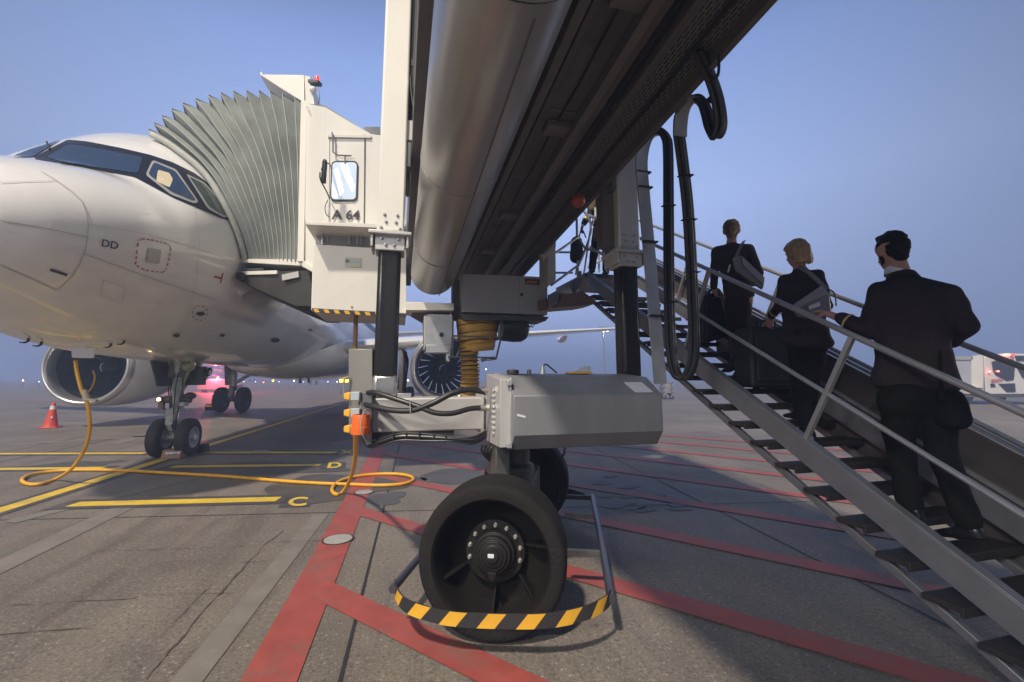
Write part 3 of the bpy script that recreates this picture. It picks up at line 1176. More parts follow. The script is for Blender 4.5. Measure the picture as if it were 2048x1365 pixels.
# landing gear
def wheel(mb, c, axis, r, w, rim=0.5, mt=None, mr_=None):
    """Tyre and rim about an axle direction."""
    mt = mt or rubber
    axis = V(axis).normalized()
    o = V(c) - axis * (w / 2)
    mb.lathe(o, axis, [(0.02 * w, r * rim), (0.0, r * (rim + 0.12)), (0.04 * w, r * 0.86), (0.14 * w, r * 0.95), (0.3 * w, r * 0.992), (0.5 * w, r), (0.7 * w, r * 0.992), (0.86 * w, r * 0.95), (0.96 * w, r * 0.86), (w, r * (rim + 0.12)), (0.98 * w, r * rim)], mt, 40)


def rim_shape(mb, c, axis, r, w, m, hub):
    axis = V(axis).normalized()
    o = V(c) - axis * (w / 2)
    mb.lathe(o, axis, [(0.02 * w, r), (0.05 * w, r * 0.86), (0.25 * w, r * 0.72), (0.22 * w, r * 0.45), (0.10 * w, r * 0.40), (0.04 * w, r * 0.34), (0.02 * w, 0)], m, 32)
    mb.lathe(o, axis, [(0.98 * w, r), (0.95 * w, r * 0.86), (0.75 * w, r * 0.72), (0.78 * w, r * 0.45), (0.92 * w, r * 0.40), (1.02 * w, r * 0.34), (1.04 * w, 0)], m, 32)
    mb.lathe(o, axis, [(1.03 * w, r * 0.26), (1.12 * w, r * 0.24), (1.14 * w, 0)], hub, 24)


def nose_gear():
    g0 = A(0, 0, 0)
    k = MB()
    # tapering drag stays, leg, collar, torque links
    k.tube([A(0, 0, 0.38), A(0, 0.01, 0.95)], 0.062, nick, 14)
    k.tube([A(0, 0.01, 0.92), A(0, -0.05, 1.95)], [0.095, 0.115], strutM, 16)
    k.lathe(A(0, 0, 0.90), UP, [(0, 0.075), (0, 0.13), (0.05, 0.14), (0.09, 0.12), (0.14, 0.13), (0.2, 0.12), (0.21, 0.09)], strutM, 18)
    k.tube([A(-0.24, 0, 1.15), A(0.24, 0, 1.15)], 0.075, gearD, 14)
    k.ball(A(0.21, 0.02, 1.22), (0.12, 0.10, 0.075), gearD, 8)
    k.box(A(0.16, -.08, 1.06), (0.10, 0.14, 0.08), strutM)
    k.tube([A(-0.16, -0.10, 1.96), A(-0.03, -0.04, 1.36)], 0.042, strutM)
    k.tube([A(0.26, -0.10, 1.96), A(0.03, -0.04, 1.36)], 0.042, greenM)
    k.tube([A(0.10, 0.6, 1.95), A(0.0, 0.05, 1.30)], 0.05, greenM)
    k.tube([A(-0.13, 0.5, 1.95), A(-0.03, 0.05, 1.28)], 0.05, strutM)
    k.box(A(0.17, 0.25, 1.64), (0.3, 0.3, 0.4), gearD, Matrix.Rotation(AXL, 3, 'Z'))
    k.ball(A(0.16, -0.06, 1.82), (0.13, 0.12, 0.11), greenM, 8)
    k.box(A(0, -0.12, 1.76), (0.30, 0.04, 0.30), gearD, Matrix.Rotation(AXL, 3, 'Z'))
    k.bar(A(-0.05, -0.16, 0.98), A(-0.03, -0.20, 0.66), 0.12, 0.03, strutM)
    k.bar(A(-0.03, -0.20, 0.66), A(0, -0.06, 0.45), 0.10, 0.03, strutM)
    k.box(A(0.02, 0.02, 0.62), (0.16, 0.16, 0.22), strutM, Matrix.Rotation(AXL, 3, 'Z'))
    k.tube([A(-0.36, 0, 0.385), A(0.36, 0, 0.385)], 0.05, strutM, 14)
    for q, (x, y) in enumerate(((-.09, -.1), (.1, -.09), (.02, -.13), (-.05, -.12))):
        k.tube(spline([A(x, y, 1.7), A(x * 1.3, y - .05, 1.4), A(x * .9, y - .03, 1.1), A(x * .6, y - .02, 0.75), A(x * .6, y, 0.5)], 5), 0.011, blackm, 6)
    g_ = k.build('nose_gear', air)
    for sx in (1, -1):
        k = MB()
        wheel(k, A(sx * 0.25, 0, 0.385), RT, 0.385, 0.24, 0.56)
        rim_shape(k, A(sx * 0.25, 0, 0.385), RT, 0.385 * 0.57, 0.235, strutM, white)
        k.build('wheel', g_)
    k = MB()
    k.tube([A(-0.29, -0.04, 1.16), A(-0.29, -0.12, 1.16)], 0.06, gearD, 14)
    k.ball(A(-0.29, -0.125, 1.16), 0.032, warmlamp, 8)
    k.box(A(-0.27, -0.04, 1.04), (0.10, 0.06, 0.18), brownM)
    k.build('taxi_light', g_)
    k = MB()
    k.prism([A(-0.36, -0.42, 1.93), A(-0.36, 0.55, 1.93), A(-0.36, 0.35, 1.42), A(-0.36, -0.12, 1.42)], RT * 0.03, gearD)
    k.build('gear_door', g_)
    k = MB()
    dp = [(404, 735), (424, 735), (408, 768), (386, 768)]
    pts = [at(x, y, 9.75) for x, y in dp]
    k.prism(pts, AX * 0.03, coneW)
    d = k.build('gear_door', g_)
    k = MB()
    p0, p1 = at(400, 753, 9.745), at(416, 753, 9.745)
    text_on(k, 'DD', p0, p1 - p0, (at(405, 737, 9.745) - p0), 0.26, letter, 0.006, 0.008, fit=0.24)
    pts = [at(x, y, 9.74) for x, y in ((397, 757), (413, 757), (407, 767.5), (392, 767.5))]
    k.prism(pts, AX * 0.008, redpr)
    k.build('door_lettering', d)


nose_gear()


def main_gear(sx):
    c = A(sx * 3.8, 12.64, 0)
    k = MB()
    k.tube([c + UP * 0.55, c + UP * 1.2], 0.085, nick, 14)
    k.tube([c + UP * 1.1, c + RT * (sx * 0.10) + UP * 2.9], [0.15, 0.19], strutM, 16)
    k.tube([c + UP * 1.3, c - RT * (sx * 1.5) + UP * 2.3], 0.08, strutM)
    k.bar(c + UP * 1.15 - AX * 0.12, c + UP * 0.75 - AX * 0.35, 0.14, 0.04, strutM)
    k.bar(c + UP * 0.75 - AX * 0.35, c + UP * 0.55 - AX * 0.1, 0.12, 0.04, strutM)
    k.tube([c + UP * 0.58 - RT * 0.6, c + UP * 0.58 + RT * 0.6], 0.10, gearD)
    k.lathe(c + UP * 1.0, UP, [(0, 0.1), (0, 0.16), (0.1, 0.17), (0.2, 0.16), (0.2, 0.1)], gearD, 16)
    g_ = k.build('main_gear', air)
    for q in (1, -1):
        k = MB()
        wheel(k, c + RT * (q * 0.463) + UP * 0.58, RT, 0.58, 0.42, 0.5)
        rim_shape(k, c + RT * (q * 0.463) + UP * 0.58, RT, 0.58 * 0.5, 0.40, gearD, gearD)
        k.build('wheel', g_)
    k = MB()
    k.prism([c + RT * sx * 0.28 + AX * -0.55 + UP * 2.5, c + RT * sx * 0.28 + AX * 0.6 + UP * 2.5, c + RT * sx * 0.25 + AX * 0.35 + UP * 1.25, c + RT * sx * 0.25 + AX * -0.3 + UP * 1.25], RT * 0.03, belly_m)
    k.build('gear_door', g_)


main_gear(1)
main_gear(-1)


# wheel chocks
def chock(p, rz, ln, h_, m, label, cat='chock', grp='wheel chocks'):
    k = MB()
    X = Matrix.Rotation(rz, 3, 'Z')
    prof = [(-h_ * 0.85, 0.0), (-h_ * 0.62, h_ * 0.88), (-h_ * 0.5, h_), (h_ * 0.5, h_), (h_ * 0.62, h_ * 0.88), (h_ * 0.85, 0.0)]
    k.prism([V(p) + X @ V((-ln / 2, y, z + 0.01)) for y, z in prof], X @ V((ln, 0, 0)), m)
    o = k.build('wheel_chock', bevel=0.012)
    return tag(o, label, cat, grp)


cp = gp(349, 917)
c1 = chock((cp.x, cp.y, 0), 0.12, 0.36, 0.17, chockM, 'brown wheel chock with white print in front of the nose wheel')
k = MB()
q0 = at(333, 908.5, cp.y - 0.14)
text_on(k, 'PROPERTY OF', q0, at(364, 907.5, cp.y - 0.14) - q0, UP, 0.05, labelM, 0.03, 0.004, fit=0.28)
k.build('printed_lettering', c1)
cp = gp(398, 905)
chock((cp.x, cp.y, 0), AXL, 0.30, 0.16, rubber, 'black rubber chock behind the left nose wheel')
cp = gp(424, 820)
c3 = chock((cp.x, cp.y, 0), AXL, 0.5, 0.28, rubber, 'black chock with orange stripe at the far main wheel')
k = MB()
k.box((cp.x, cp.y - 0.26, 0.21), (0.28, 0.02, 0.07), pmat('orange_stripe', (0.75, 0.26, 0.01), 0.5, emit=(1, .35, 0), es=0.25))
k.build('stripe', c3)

# ------------------------------------------------------------------ boarding bridge
BA = R(14.0)
BC = V((0.031, 4.165, 0))
BX = V((math.cos(BA), math.sin(BA), 0))
BY = V((-math.sin(BA), math.cos(BA), 0))
BM = Matrix.Rotation(BA, 3, 'Z')
SL = -0.073                                        # the tunnel runs down towards the aircraft


def G(x, y, z):
    return BC + BX * x + BY * y + UP * z


def T_(x, y, z):
    """A point of the sloping tunnel: z as measured over the wheels."""
    return BC + BX * x + BY * y + UP * (z + SL * y)


def onb(px, py, ly):
    return onplane(px, py, G(0, ly, 0), BY)


br = thing('boarding_bridge', BC, 'grey passenger boarding bridge on two lift columns reaching over the apron to the white airliner', 'boarding bridge', rz=BA)
Y0, Y1 = -9.0, 4.3
TV = T_(0, Y1, 0) - T_(0, Y0, 0)
k = MB()
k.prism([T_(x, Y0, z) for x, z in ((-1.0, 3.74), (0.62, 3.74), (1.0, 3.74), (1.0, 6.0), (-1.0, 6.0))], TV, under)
for x in (-1.003, 1.003):
    for z in (4.3, 5.4):
        k.bar(T_(x, Y0, z), T_(x, Y1, z), 0.02, 0.06, silver)
tun = k.build('tunnel', br)
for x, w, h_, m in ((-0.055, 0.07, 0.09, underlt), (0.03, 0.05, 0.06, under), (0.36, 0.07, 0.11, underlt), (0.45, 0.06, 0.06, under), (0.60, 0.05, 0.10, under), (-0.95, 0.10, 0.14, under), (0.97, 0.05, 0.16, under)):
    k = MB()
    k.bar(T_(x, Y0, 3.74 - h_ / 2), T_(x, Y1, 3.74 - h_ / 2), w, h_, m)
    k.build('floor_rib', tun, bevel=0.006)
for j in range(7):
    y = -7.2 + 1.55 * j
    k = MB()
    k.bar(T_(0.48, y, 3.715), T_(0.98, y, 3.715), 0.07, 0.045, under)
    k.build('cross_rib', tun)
# loose cables clipped along the floor beams
for x0_, z0_, r0_ in ((0.50, 3.69, 0.014), (0.53, 3.685, 0.010), (0.20, 3.725, 0.009), (0.805, 3.67, 0.016), (0.80, 3.66, 0.010)):
    k = MB()
    k.tube([T_(x0_ + 0.008 * math.sin(q * 1.7), -8.5 + q * 0.32, z0_ - 0.012 * abs(math.sin(q * 0.8))) for q in range(40)], r0_, blackm, 6)
    k.build('underfloor_cable', tun)
for y in (-3.4, -1.9, -0.6, 1.2, 2.5):
    k = MB()
    k.box(T_(0.22, y, 3.71), (0.22, 0.16, 0.06), underlt, BM)
    k.build('junction_box', tun, bevel=0.008)
for j in range(9):
    k = MB()
    k.bar(T_(-0.3, -6.8 + 1.2 * j, 3.735), T_(0.6, -6.8 + 1.2 * j, 3.735), 0.02, 0.012, underlt)
    k.build('floor_joint', tun)
# perforated cable trays
tray = bpy.data.materials.new('perforated_tray')
tray.use_nodes = True
n, l = tray.node_tree.nodes, tray.node_tree.links
b_ = n['Principled BSDF']
t = n.new('ShaderNodeTexCoord')
mp = n.new('ShaderNodeMapping')
mp.inputs['Rotation'].default_value = (0, 0, -BA - R(90))
bk = n.new('ShaderNodeTexBrick')
bk.inputs['Color1'].default_value = (0.02, 0.018, 0.018, 1)
bk.inputs['Color2'].default_value = (0.035, 0.03, 0.03, 1)
bk.inputs['Mortar'].default_value = (0.17, 0.16, 0.15, 1)
bk.inputs['Scale'].default_value = 1.0
bk.inputs['Brick Width'].default_value = 0.075
bk.inputs['Row Height'].default_value = 0.027
bk.inputs['Mortar Size'].default_value = 0.009
l.new(t.outputs['Object'], mp.inputs[0])
l.new(mp.outputs[0], bk.inputs['Vector'])
l.new(bk.outputs['Color'], b_.inputs['Base Color'])
b_.inputs['Roughness'].default_value = 0.5
b_.inputs['Metallic'].default_value = 0.3
for x, w in ((0.715, 0.15), (0.89, 0.13)):
    k = MB()
    k.bar(T_(x, Y0, 3.69), T_(x, Y1, 3.69), w, 0.012, tray)
    for s_ in (-1, 1):
        k.bar(T_(x + s_ * w / 2, Y0, 3.70), T_(x + s_ * w / 2, Y1, 3.70), 0.008, 0.055, trayM)
    k.build('cable_tray', tun)

# the round air duct under the left edge
k = MB()
DX, DZ, DR = -0.60, 3.35, 0.33
dd = TV.normalized()
k.lathe(T_(DX, -2.35, DZ), dd, [(0, 0.30), (0, DR), (5.0, DR), (5.06, DR - 0.02), (5.10, DR - 0.08), (5.10, 0)], ductm, 64)
k.lathe(T_(DX, -9, DZ + 0.03), dd, [(0, 0.37), (6.62, 0.37), (6.66, 0.36), (6.66, 0.3)], ductm, 64)
for y in (-0.55, 1.3):
    k.lathe(T_(DX, y, DZ), dd, [(0, DR + 0.001), (0.0, DR + 0.004), (0.012, DR + 0.004), (0.012, DR + 0.001)], ductm, 64)
duct = k.build('air_duct', br, smooth=40)
k = MB()
k.bar(T_(DX + 0.10, -2.3, DZ - DR * 0.955), T_(DX + 0.10, 2.7, DZ - DR * 0.955), 0.012, 0.006, under)
k.build('duct_seam', duct)


# lift columns
def column(sx):
    x = 1.16 * sx
    k = MB()
    k.box(G(x, 0, 2.13), (0.195, 0.195, 1.40), chrome, BM)
    c_ = k.build('lift_column', br, bevel=0.035)
    k = MB()
    k.box(G(x, 0, 1.53), (0.205, 0.205, 0.19), nick, BM)
    k.build('worn_foot', c_, bevel=0.03)
    k = MB()
    k.box(G(x, 0, 4.70), (0.235, 0.23, 3.66), creamlt if sx < 0 else silver, BM)
    k.build('outer_sleeve', c_, bevel=0.018)
    k = MB()
    k.box(G(x, 0, 2.845), (0.36, 0.36, 0.03), silver, BM)
    k.box(G(x, 0, 2.765), (0.25, 0.25, 0.13), silver, BM)
    k.box(G(x - 0.15, 0, 2.775), (0.02, 0.30, 0.11), silver, BM)
    k.box(G(x + 0.15, 0, 2.775), (0.02, 0.30, 0.11), silver, BM)
    k.build('flange', c_, bevel=0.006)
    for bx, bz in ((-.055, 3.02), (.055, 3.02), (-.04, 2.955), (.045, 2.955), (-.08, 2.90), (.08, 2.90), (-.07, 2.80), (.07, 2.80), (-.035, 2.745), (.035, 2.745)):
        k = MB()
        yb = -0.117 if bz > 2.86 else -0.127
        k.lathe(G(x + bx, yb, bz), -BY, [(0, 0.014), (0.006, 0.014), (0.006, 0.010), (0.014, 0.009), (0.016, 0)], nick, 10)
        k.build('bolt', c_)
    # slide block tying the sleeve to the tunnel
    k = MB()
    k.box(G(sx * 1.03, 0.0, 3.86), (0.11, 0.16, 0.20), silver, BM)
    k.box(G(sx * 1.03, -0.02, 3.62), (0.06, 0.14, 0.24), darkalu, BM)
    k.build('slide_block', c_, bevel=0.008)
    k = MB()
    k.bar(G(sx * 1.025, 0.10, 3.3), G(sx * 1.025, 0.10, 6.4), 0.03, 0.05, darkalu)
    k.build('guide_rail', c_)
    return c_


cL = column(-1)
cR = column(1)
k = MB()
k.tube(spline([G(-1.02, -.09, 6.4), G(-1.02, -.09, 4.6), G(-1.03, -.10, 4.35), G(-1.0, -.09, 4.1)], 6), 0.008, blackm, 6)
k.box(G(-1.02, -.1, 4.52), (0.02, 0.02, 0.07), blackpl, BM)
k.build('sensor_cable', cL)
k = MB()
k.prism([at(x, y, 4.40) for x, y in ((1204, 386), (1234, 386), (1237, 498), (1207, 490))], BY * 0.16, under)
k.prism([at(x, y, 4.42) for x, y in ((1216, 335), (1234, 328), (1234, 386), (1206, 386))], BY * 0.10, underlt)
k.build('column_bracket', br, bevel=0.01)

# cross beam, drive housing
k = MB()
k.box(G(-0.02, 0, 1.29), (2.62, 0.28, 0.28), greylt, BM)
beam = k.build('cross_beam', br, bevel=0.014)
k = MB()
for x in (-1.335, -0.335):
    k.box(G(x, -0.01, 1.29), (0.02, 0.33, 0.34), greylt, BM)
k.box(G(-1.0, -0.02, 1.447), (0.12, 0.12, 0.035), alu, BM)
k.build('end_plate', beam, bevel=0.003)
HP = [(-0.785, 1.175), (-0.785, 1.465), (-0.56, 1.605), (-0.145, 1.635), (0.25, 1.635), (0.25, 1.06), (-0.69, 1.06)]
k = MB()
k.prism([G(-0.215, y, z) for y, z in HP], BX * 1.24, grey)
hs = k.build('drive_housing', br, bevel=0.007)
k = MB()
k.prism([G(-0.30, y, z) for y, z in ((-0.70, 1.08), (-0.70, 1.585), (-0.155, 1.63), (-0.155, 1.06))], BX * 0.085, greylt)
k.prism([G(-0.224, y, z) for y, z in ((-0.72, 1.07), (-0.72, 1.60), (-0.15, 1.645), (-0.15, 1.055))], BX * 0.012, alu)
k.build('end_panel', hs, bevel=0.004)
for q in range(9):
    k = MB()
    y0 = -0.36 - 0.0 * q
    z0 = 1.50 - 0.042 * q
    wd = 0.055 if q in (0, 8) else 0.11
    k.prism([G(-0.300, -0.48 - wd / 2, z0), G(-0.300, -0.48 + wd / 2, z0), G(-0.312, -0.48 + wd / 2, z0 - 0.014), G(-0.312, -0.48 - wd / 2, z0 - 0.014)], UP * 0.012, silver)
    k.build('louvre', hs)
k = MB()
bn = V((0, -(1.605 - 1.465), -(0.225)))
d_b = (G(0, -0.56, 1.605) - G(0, -0.785, 1.465))
o_ = G(0.80, -0.785, 1.465) + d_b * 0.12
k.prism([o_, o_ + BX * 0.16, o_ + BX * 0.13 + d_b * 0.55, o_ - BX * 0.03 + d_b * 0.55], BX.cross(d_b).normalized() * 0.004, labelM)
k.build('white_label', hs)
k = MB()
o_ = G(-0.19, -0.787, 1.335)
k.prism([o_, o_ + BX * 0.065 - UP * 0.018, o_ + BX * 0.065 - UP * 0.034, o_ - UP * 0.018], -BY * 0.002, labelM)
k.build('paper_tag', hs)
k = MB()
k.lathe(G(-0.10, -0.30, 1.63), UP, [(0, 0.05), (0.02, 0.055), (0.035, 0.05), (0.04, 0.0)], blackpl, 18)
k.build('filler_cap', hs)
k = MB()
k.lathe(G(0.04, -0.32, 1.63), UP, [(0, 0.02), (0.035, 0.018), (0.04, 0)], darkalu, 12)
k.lathe(G(0.17, -0.30, 1.63), UP, [(0, 0.026), (0.03, 0.022), (0.06, 0.012), (0.075, 0.01), (0.075, 0)], silver, 12)
k.tube(spline([G(0.17, -.30, 1.69), G(0.20, -.30, 1.715), G(0.25, -.30, 1.68), G(0.30, -.30, 1.64)], 6), 0.007, blackm, 6)
k.build('pipe_fitting', hs)
k = MB()
k.prism([G(0.42, -.30, 1.635), G(0.64, -.30, 1.635), G(0.64, -.30, 1.65), G(0.42, -.30, 1.65)], BY * 0.12, yellow)
k.prism([G(0.46, -.29, 1.65), G(0.63, -.29, 1.65), G(0.63, -.29, 1.70), G(0.56, -.29, 1.70)], BY * 0.1, pmat('lamp_plastic', (0.6, 0.62, 0.62), 0.15, trans=0.4))
k.build('work_lamp', hs, bevel=0.004)
k = MB()
k.box(G(1.035, -0.62, 1.36), (0.03, 0.10, 0.15), blackpl, BM)
k.build('junction_box', hs, bevel=0.008)
k = MB()
k.lathe(G(1.025, -0.66, 1.20), BX, [(0, 0.035), (0.02, 0.035), (0.035, 0.025), (0.04, 0)], pmat('amber_lens', (0.5, 0.16, 0.02), 0.25), 16)
k.build('marker_lamp', hs)
for zz in (1.56, 1.10):
    k = MB()
    k.box(G(-0.235, -0.73, zz), (0.035, 0.035, 0.04), alu, BM)
    k.build('latch', hs, bevel=0.004)


# hydraulic hoses in front of the beam
def pxpath(pts, n_=8):
    return spline([at(*p) for p in pts], n_)


k = MB()
k.tube(pxpath([(736, 800, 3.72), (733, 789, 3.70), (748, 785, 3.62), (790, 798, 3.56), (835, 813, 3.53), (870, 826, 3.52), (905, 827, 3.54), (940, 818, 3.60), (970, 816, 3.66)]), 0.021, blackm, 12)
k.build('hydraulic_hose', br)
k = MB()
k.tube(pxpath([(722, 806, 3.72), (745, 813, 3.62), (785, 821, 3.56), (825, 821, 3.53), (865, 807, 3.52), (905, 787, 3.56), (940, 780, 3.62), (970, 785, 3.68)]), 0.023, blackm, 12)
k.build('hydraulic_hose', br)
for p in ((955, 781.5, 3.66), (957, 816.5, 3.64)):
    k = MB()
    a_ = at(*p)
    k.tube([a_, a_ + BX * 0.07], 0.024, nick, 12)
    k.tube([a_ + BX * 0.06, a_ + BX * 0.085], 0.032, nick, 6)
    k.build('hose_fitting', br)
k = MB()
k.bar(at(821, 826, 3.50), at(820, 803, 3.50), 0.008, 0.008, nick)
k.build('hose_clip', br)
for dz, rr_, dy in ((0, .012, 0), (4, .009, .02), (-5, .010, .03), (8, .007, -.02)):
    k = MB()
    k.tube(pxpath([(722, 862 + dz, 3.72), (735, 890 + dz * .5, 3.68 + dy), (760, 884 + dz, 3.62 + dy), (800, 873 + dz, 3.60 + dy), (850, 874 + dz, 3.60 + dy), (905, 878 + dz * .6, 3.60 + dy), (945, 880 + dz, 3.64), (972, 868 + dz, 3.75)]), rr_, blackm, 8)
    k.build('control_cable', br)
for q in ((786, 874), (812, 873), (838, 873), (867, 876), (891, 878)):
    k = MB()
    c_ = at(q[0], q[1], 3.60)
    k.box(c_, (0.008, 0.05, 0.06), blackpl, BM)
    k.build('cable_tie', br)
k = MB()
k.box(G(-0.95, -0.02, 1.12), (0.75, 0.2, 0.05), blackpl, BM)
k.build('cable_duct', br)

# the power sockets at the left end
k = MB()
k.prism([at(x, y, 3.80) for x, y in ((697, 698), (745, 698), (745, 868), (697, 868))], V((-0.05, 0.34, 0)), pmat('steel_cabinet', (0.22, 0.21, 0.19), 0.38, 0.3, var=0.12, scale=3, streak=0.3))
cab_ = k.build('steel_cabinet', br, bevel=0.006)
k = MB()
k.tube(pxpath([(699, 756, 3.78), (690, 758, 3.74), (688, 764, 3.74), (688, 786, 3.74), (690, 792, 3.74), (699, 794, 3.78)], 5), 0.008, nick, 8)
k.build('handle', cab_)
k = MB()
k.prism([at(x, y, 3.66) for x, y in ((722, 785), (744, 785), (744, 892), (733, 892), (722, 870))], V((-0.03, 0.14, 0)), darkalu)
k.build('socket_bracket', br, bevel=0.004)


def plug(y0, y1, x0=691):
    k = MB()
    c0, c1 = at(704, (y0 + y1) / 2, 3.66), at(722, (y0 + y1) / 2, 3.66)
    h_ = (y1 - y0) / 890 * 3.66
    k.box((c0 + c1) / 2, ((c1 - c0).length, 0.08, h_), blueGrey)
    p_ = k.build('power_plug', br, bevel=0.006)
    k = MB()
    e0 = at(x0, (y0 + y1) / 2, 3.66)
    w = (c0 - e0).length
    k.prism([c0 + V((0, -.045, -h_ / 2)), c0 + V((0, -.045, h_ / 2)), c0 + V((-w, -.045, h_ / 2 - .012)), c0 + V((-w, -.045, -h_ / 2 + .012))], V((0, 0.09, 0)), yellow)
    k.build('plug_cap', p_, bevel=0.008)


plug(784, 801)
plug(817, 834)
plug(849, 866)
k = MB()
c0 = at(722, 850, 3.58)
k.lathe(c0 - UP * 0.07, UP, [(0, 0.072), (0, 0.074), (0.05, 0.076), (0.052, 0.072), (0.058, 0.072), (0.06, 0.070), (0.135, 0.073), (0.15, 0.068), (0.15, 0.05)], orangeM, 24)
k.build('orange_socket', br)
k = MB()
k.tube(pxpath([(738, 818, 3.60), (728, 824, 3.50), (722, 850, 3.48), (726, 872, 3.50), (738, 888, 3.56)]), 0.006, pmat('grey_cable', (0.3, 0.3, 0.3), 0.5), 8)
k.build('sensor_cable', br)
k = MB()
for q in ((808, 700), (813, 702), (811, 705)):
    k.tube(pxpath([(q[0] - 3, q[1], 4.3), (q[0] + 3, q[1] + 20, 4.3), (q[0], q[1] + 50, 4.32), (q[0] - 3, q[1] + 82, 4.34)]), 0.008, blackm, 6)
k.prism([at(x, y, 4.35) for x, y in ((798, 700), (806, 700), (806, 790), (798, 790))], V((0, .1, 0)), darkalu)
k.build('rear_cable', br)

# the bogie: pivot, axle, two wheels and the guard round them
EA = V((0.275, 2.10, 0)).normalized()              # axle direction, near wheel to far wheel
EX = V((EA.y, -EA.x, 0))
BO = V((0.031, 4.165, 0))
k = MB()
k.lathe(G(0, 0, 0.62), UP, [(0, 0.17), (0.2, 0.17), (0.22, 0.13), (0.53, 0.13)], gearD, 28)
k.box(BO + UP * 0.55, (0.34, 1.5, 0.26), gearD, Matrix.Rotation(math.atan2(-EA.x, EA.y), 3, 'Z'))
k.tube([BO - EA * 0.95 + UP * 0.475, BO + EA * 0.95 + UP * 0.475], 0.10, gearD, 20)
k.box(G(-0.22, -0.25, 0.92), (0.12, 0.4, 0.28), gearD, BM)
k.build('bogie', br, bevel=0.01)
for q in range(4):
    k = MB()
    k.tube(pxpath([(965 + q * 7, 890, 3.8), (963 + q * 6, 902, 3.8), (975 + q * 4, 918, 3.85), (995 + q * 3, 930, 3.95)], 5), 0.010, blackm, 6)
    k.build('brake_hose', br)
k = MB()
k.tube(pxpath([(1128, 880, 3.6), (1129, 905, 3.58), (1122, 915, 3.7)], 5), 0.009, blackm, 6)
k.build('brake_hose', br)
WR, WW = 0.470, 0.36


def drive_wheel(c, ax_):
    k = MB()
    o = c - ax_ * (WW / 2)
    k.lathe(o, ax_, [(0.014, WR * .79), (0.002, WR * .80), (0.0, WR * .825), (0.001, WR * .90), (0.004, WR * .945), (0.014, WR * .972), (0.034, WR * .99), (0.07, WR), (WW - .07, WR), (WW - .034, WR * .99), (WW - .014, WR * .972), (WW - .004, WR * .945), (WW - .001, WR * .90), (WW, WR * .825), (WW - .002, WR * .80), (WW - .014, WR * .79)], tyreM, 96)
    t_ = k.build('drive_wheel', br, smooth=50)
    k = MB()
    rings_ = [(0.010, WR * .802), (0.006, WR * .80), (0.012, WR * .775), (0.03, WR * .755), (0.20, WR * .74), (0.245, WR * .68), (0.255, WR * .40), (0.30, WR * .40), (0.30, WR * .76), (WW - 0.01, WR * .802)]
    k.lathe(o, ax_, rings_, rimM, 72)
    k.build('rim', t_, smooth=40)
    ex = V((ax_.y, -ax_.x, 0))
    for a_ in (R(-90), R(-42), R(205), R(12)):
        k = MB()
        d_ = ex * math.cos(a_) + UP * math.sin(a_)
        s_ = ax_.cross(d_)
        k.prism([o + ax_ * 0.23 + d_ * (WR * .40) - s_ * .006, o + ax_ * 0.09 + d_ * (WR * .74) - s_ * .006, o + ax_ * 0.245 + d_ * (WR * .74) - s_ * .006], s_ * 0.012, rimM)
        k.build('rib', t_)
    k = MB()
    k.lathe(o + UP * 0.005, ax_, [(0.075, 0.0), (0.075, 0.035), (0.080, 0.065), (0.088, 0.070), (0.090, 0.088), (0.102, 0.094), (0.104, 0.110), (0.118, 0.116), (0.135, 0.118), (0.138, 0.132), (0.17, 0.138), (0.185, 0.142), (0.19, 0.195), (0.26, 0.20)], hubM, 40)
    k.lathe(o + UP * 0.02, ax_, [(0.060, 0.0), (0.060, 0.045), (0.077, 0.045)], hubM, 8)
    k.box(o + ax_ * 0.058 - ex * 0.005 + UP * 0.02, (0.04, 0.004, 0.025), labelM, Matrix.Rotation(math.atan2(-ax_.x, ax_.y), 3, 'Z'))
    k.prism([o + ax_ * .06 - ex * .03 - UP * .08, o + ax_ * .06 + ex * .03 - UP * .08, o + ax_ * .06 - UP * .14], ax_ * 0.1, hubM)
    k.build('hub', t_, bevel=0.003)
    for q in range(14):
        a_ = 2 * math.pi * q / 14 + 0.2
        if 3.7 < a_ < 5.7:
            continue
        d_ = ex * math.cos(a_) + UP * math.sin(a_)
        k = MB()
        k.lathe(o + ax_ * 0.19 + d_ * 0.170, -ax_, [(0, 0.014), (0.014, 0.014), (0.014, 0.009), (0.036, 0.009), (0.038, 0)], nick, 6)
        k.build('wheel_nut', t_)
    return t_


w1 = drive_wheel(BO - EA * 1.10 + UP * WR, EA)
drive_wheel(BO + EA * 1.05 + UP * WR, -EA)

# guard: two arms along the axle, black and yellow strips across the ends
FL, FR, FM = V((-0.755, 3.08, 0.262)), V((0.61, 2.95, 0.262)), V((-0.09, 2.70, 0.24))


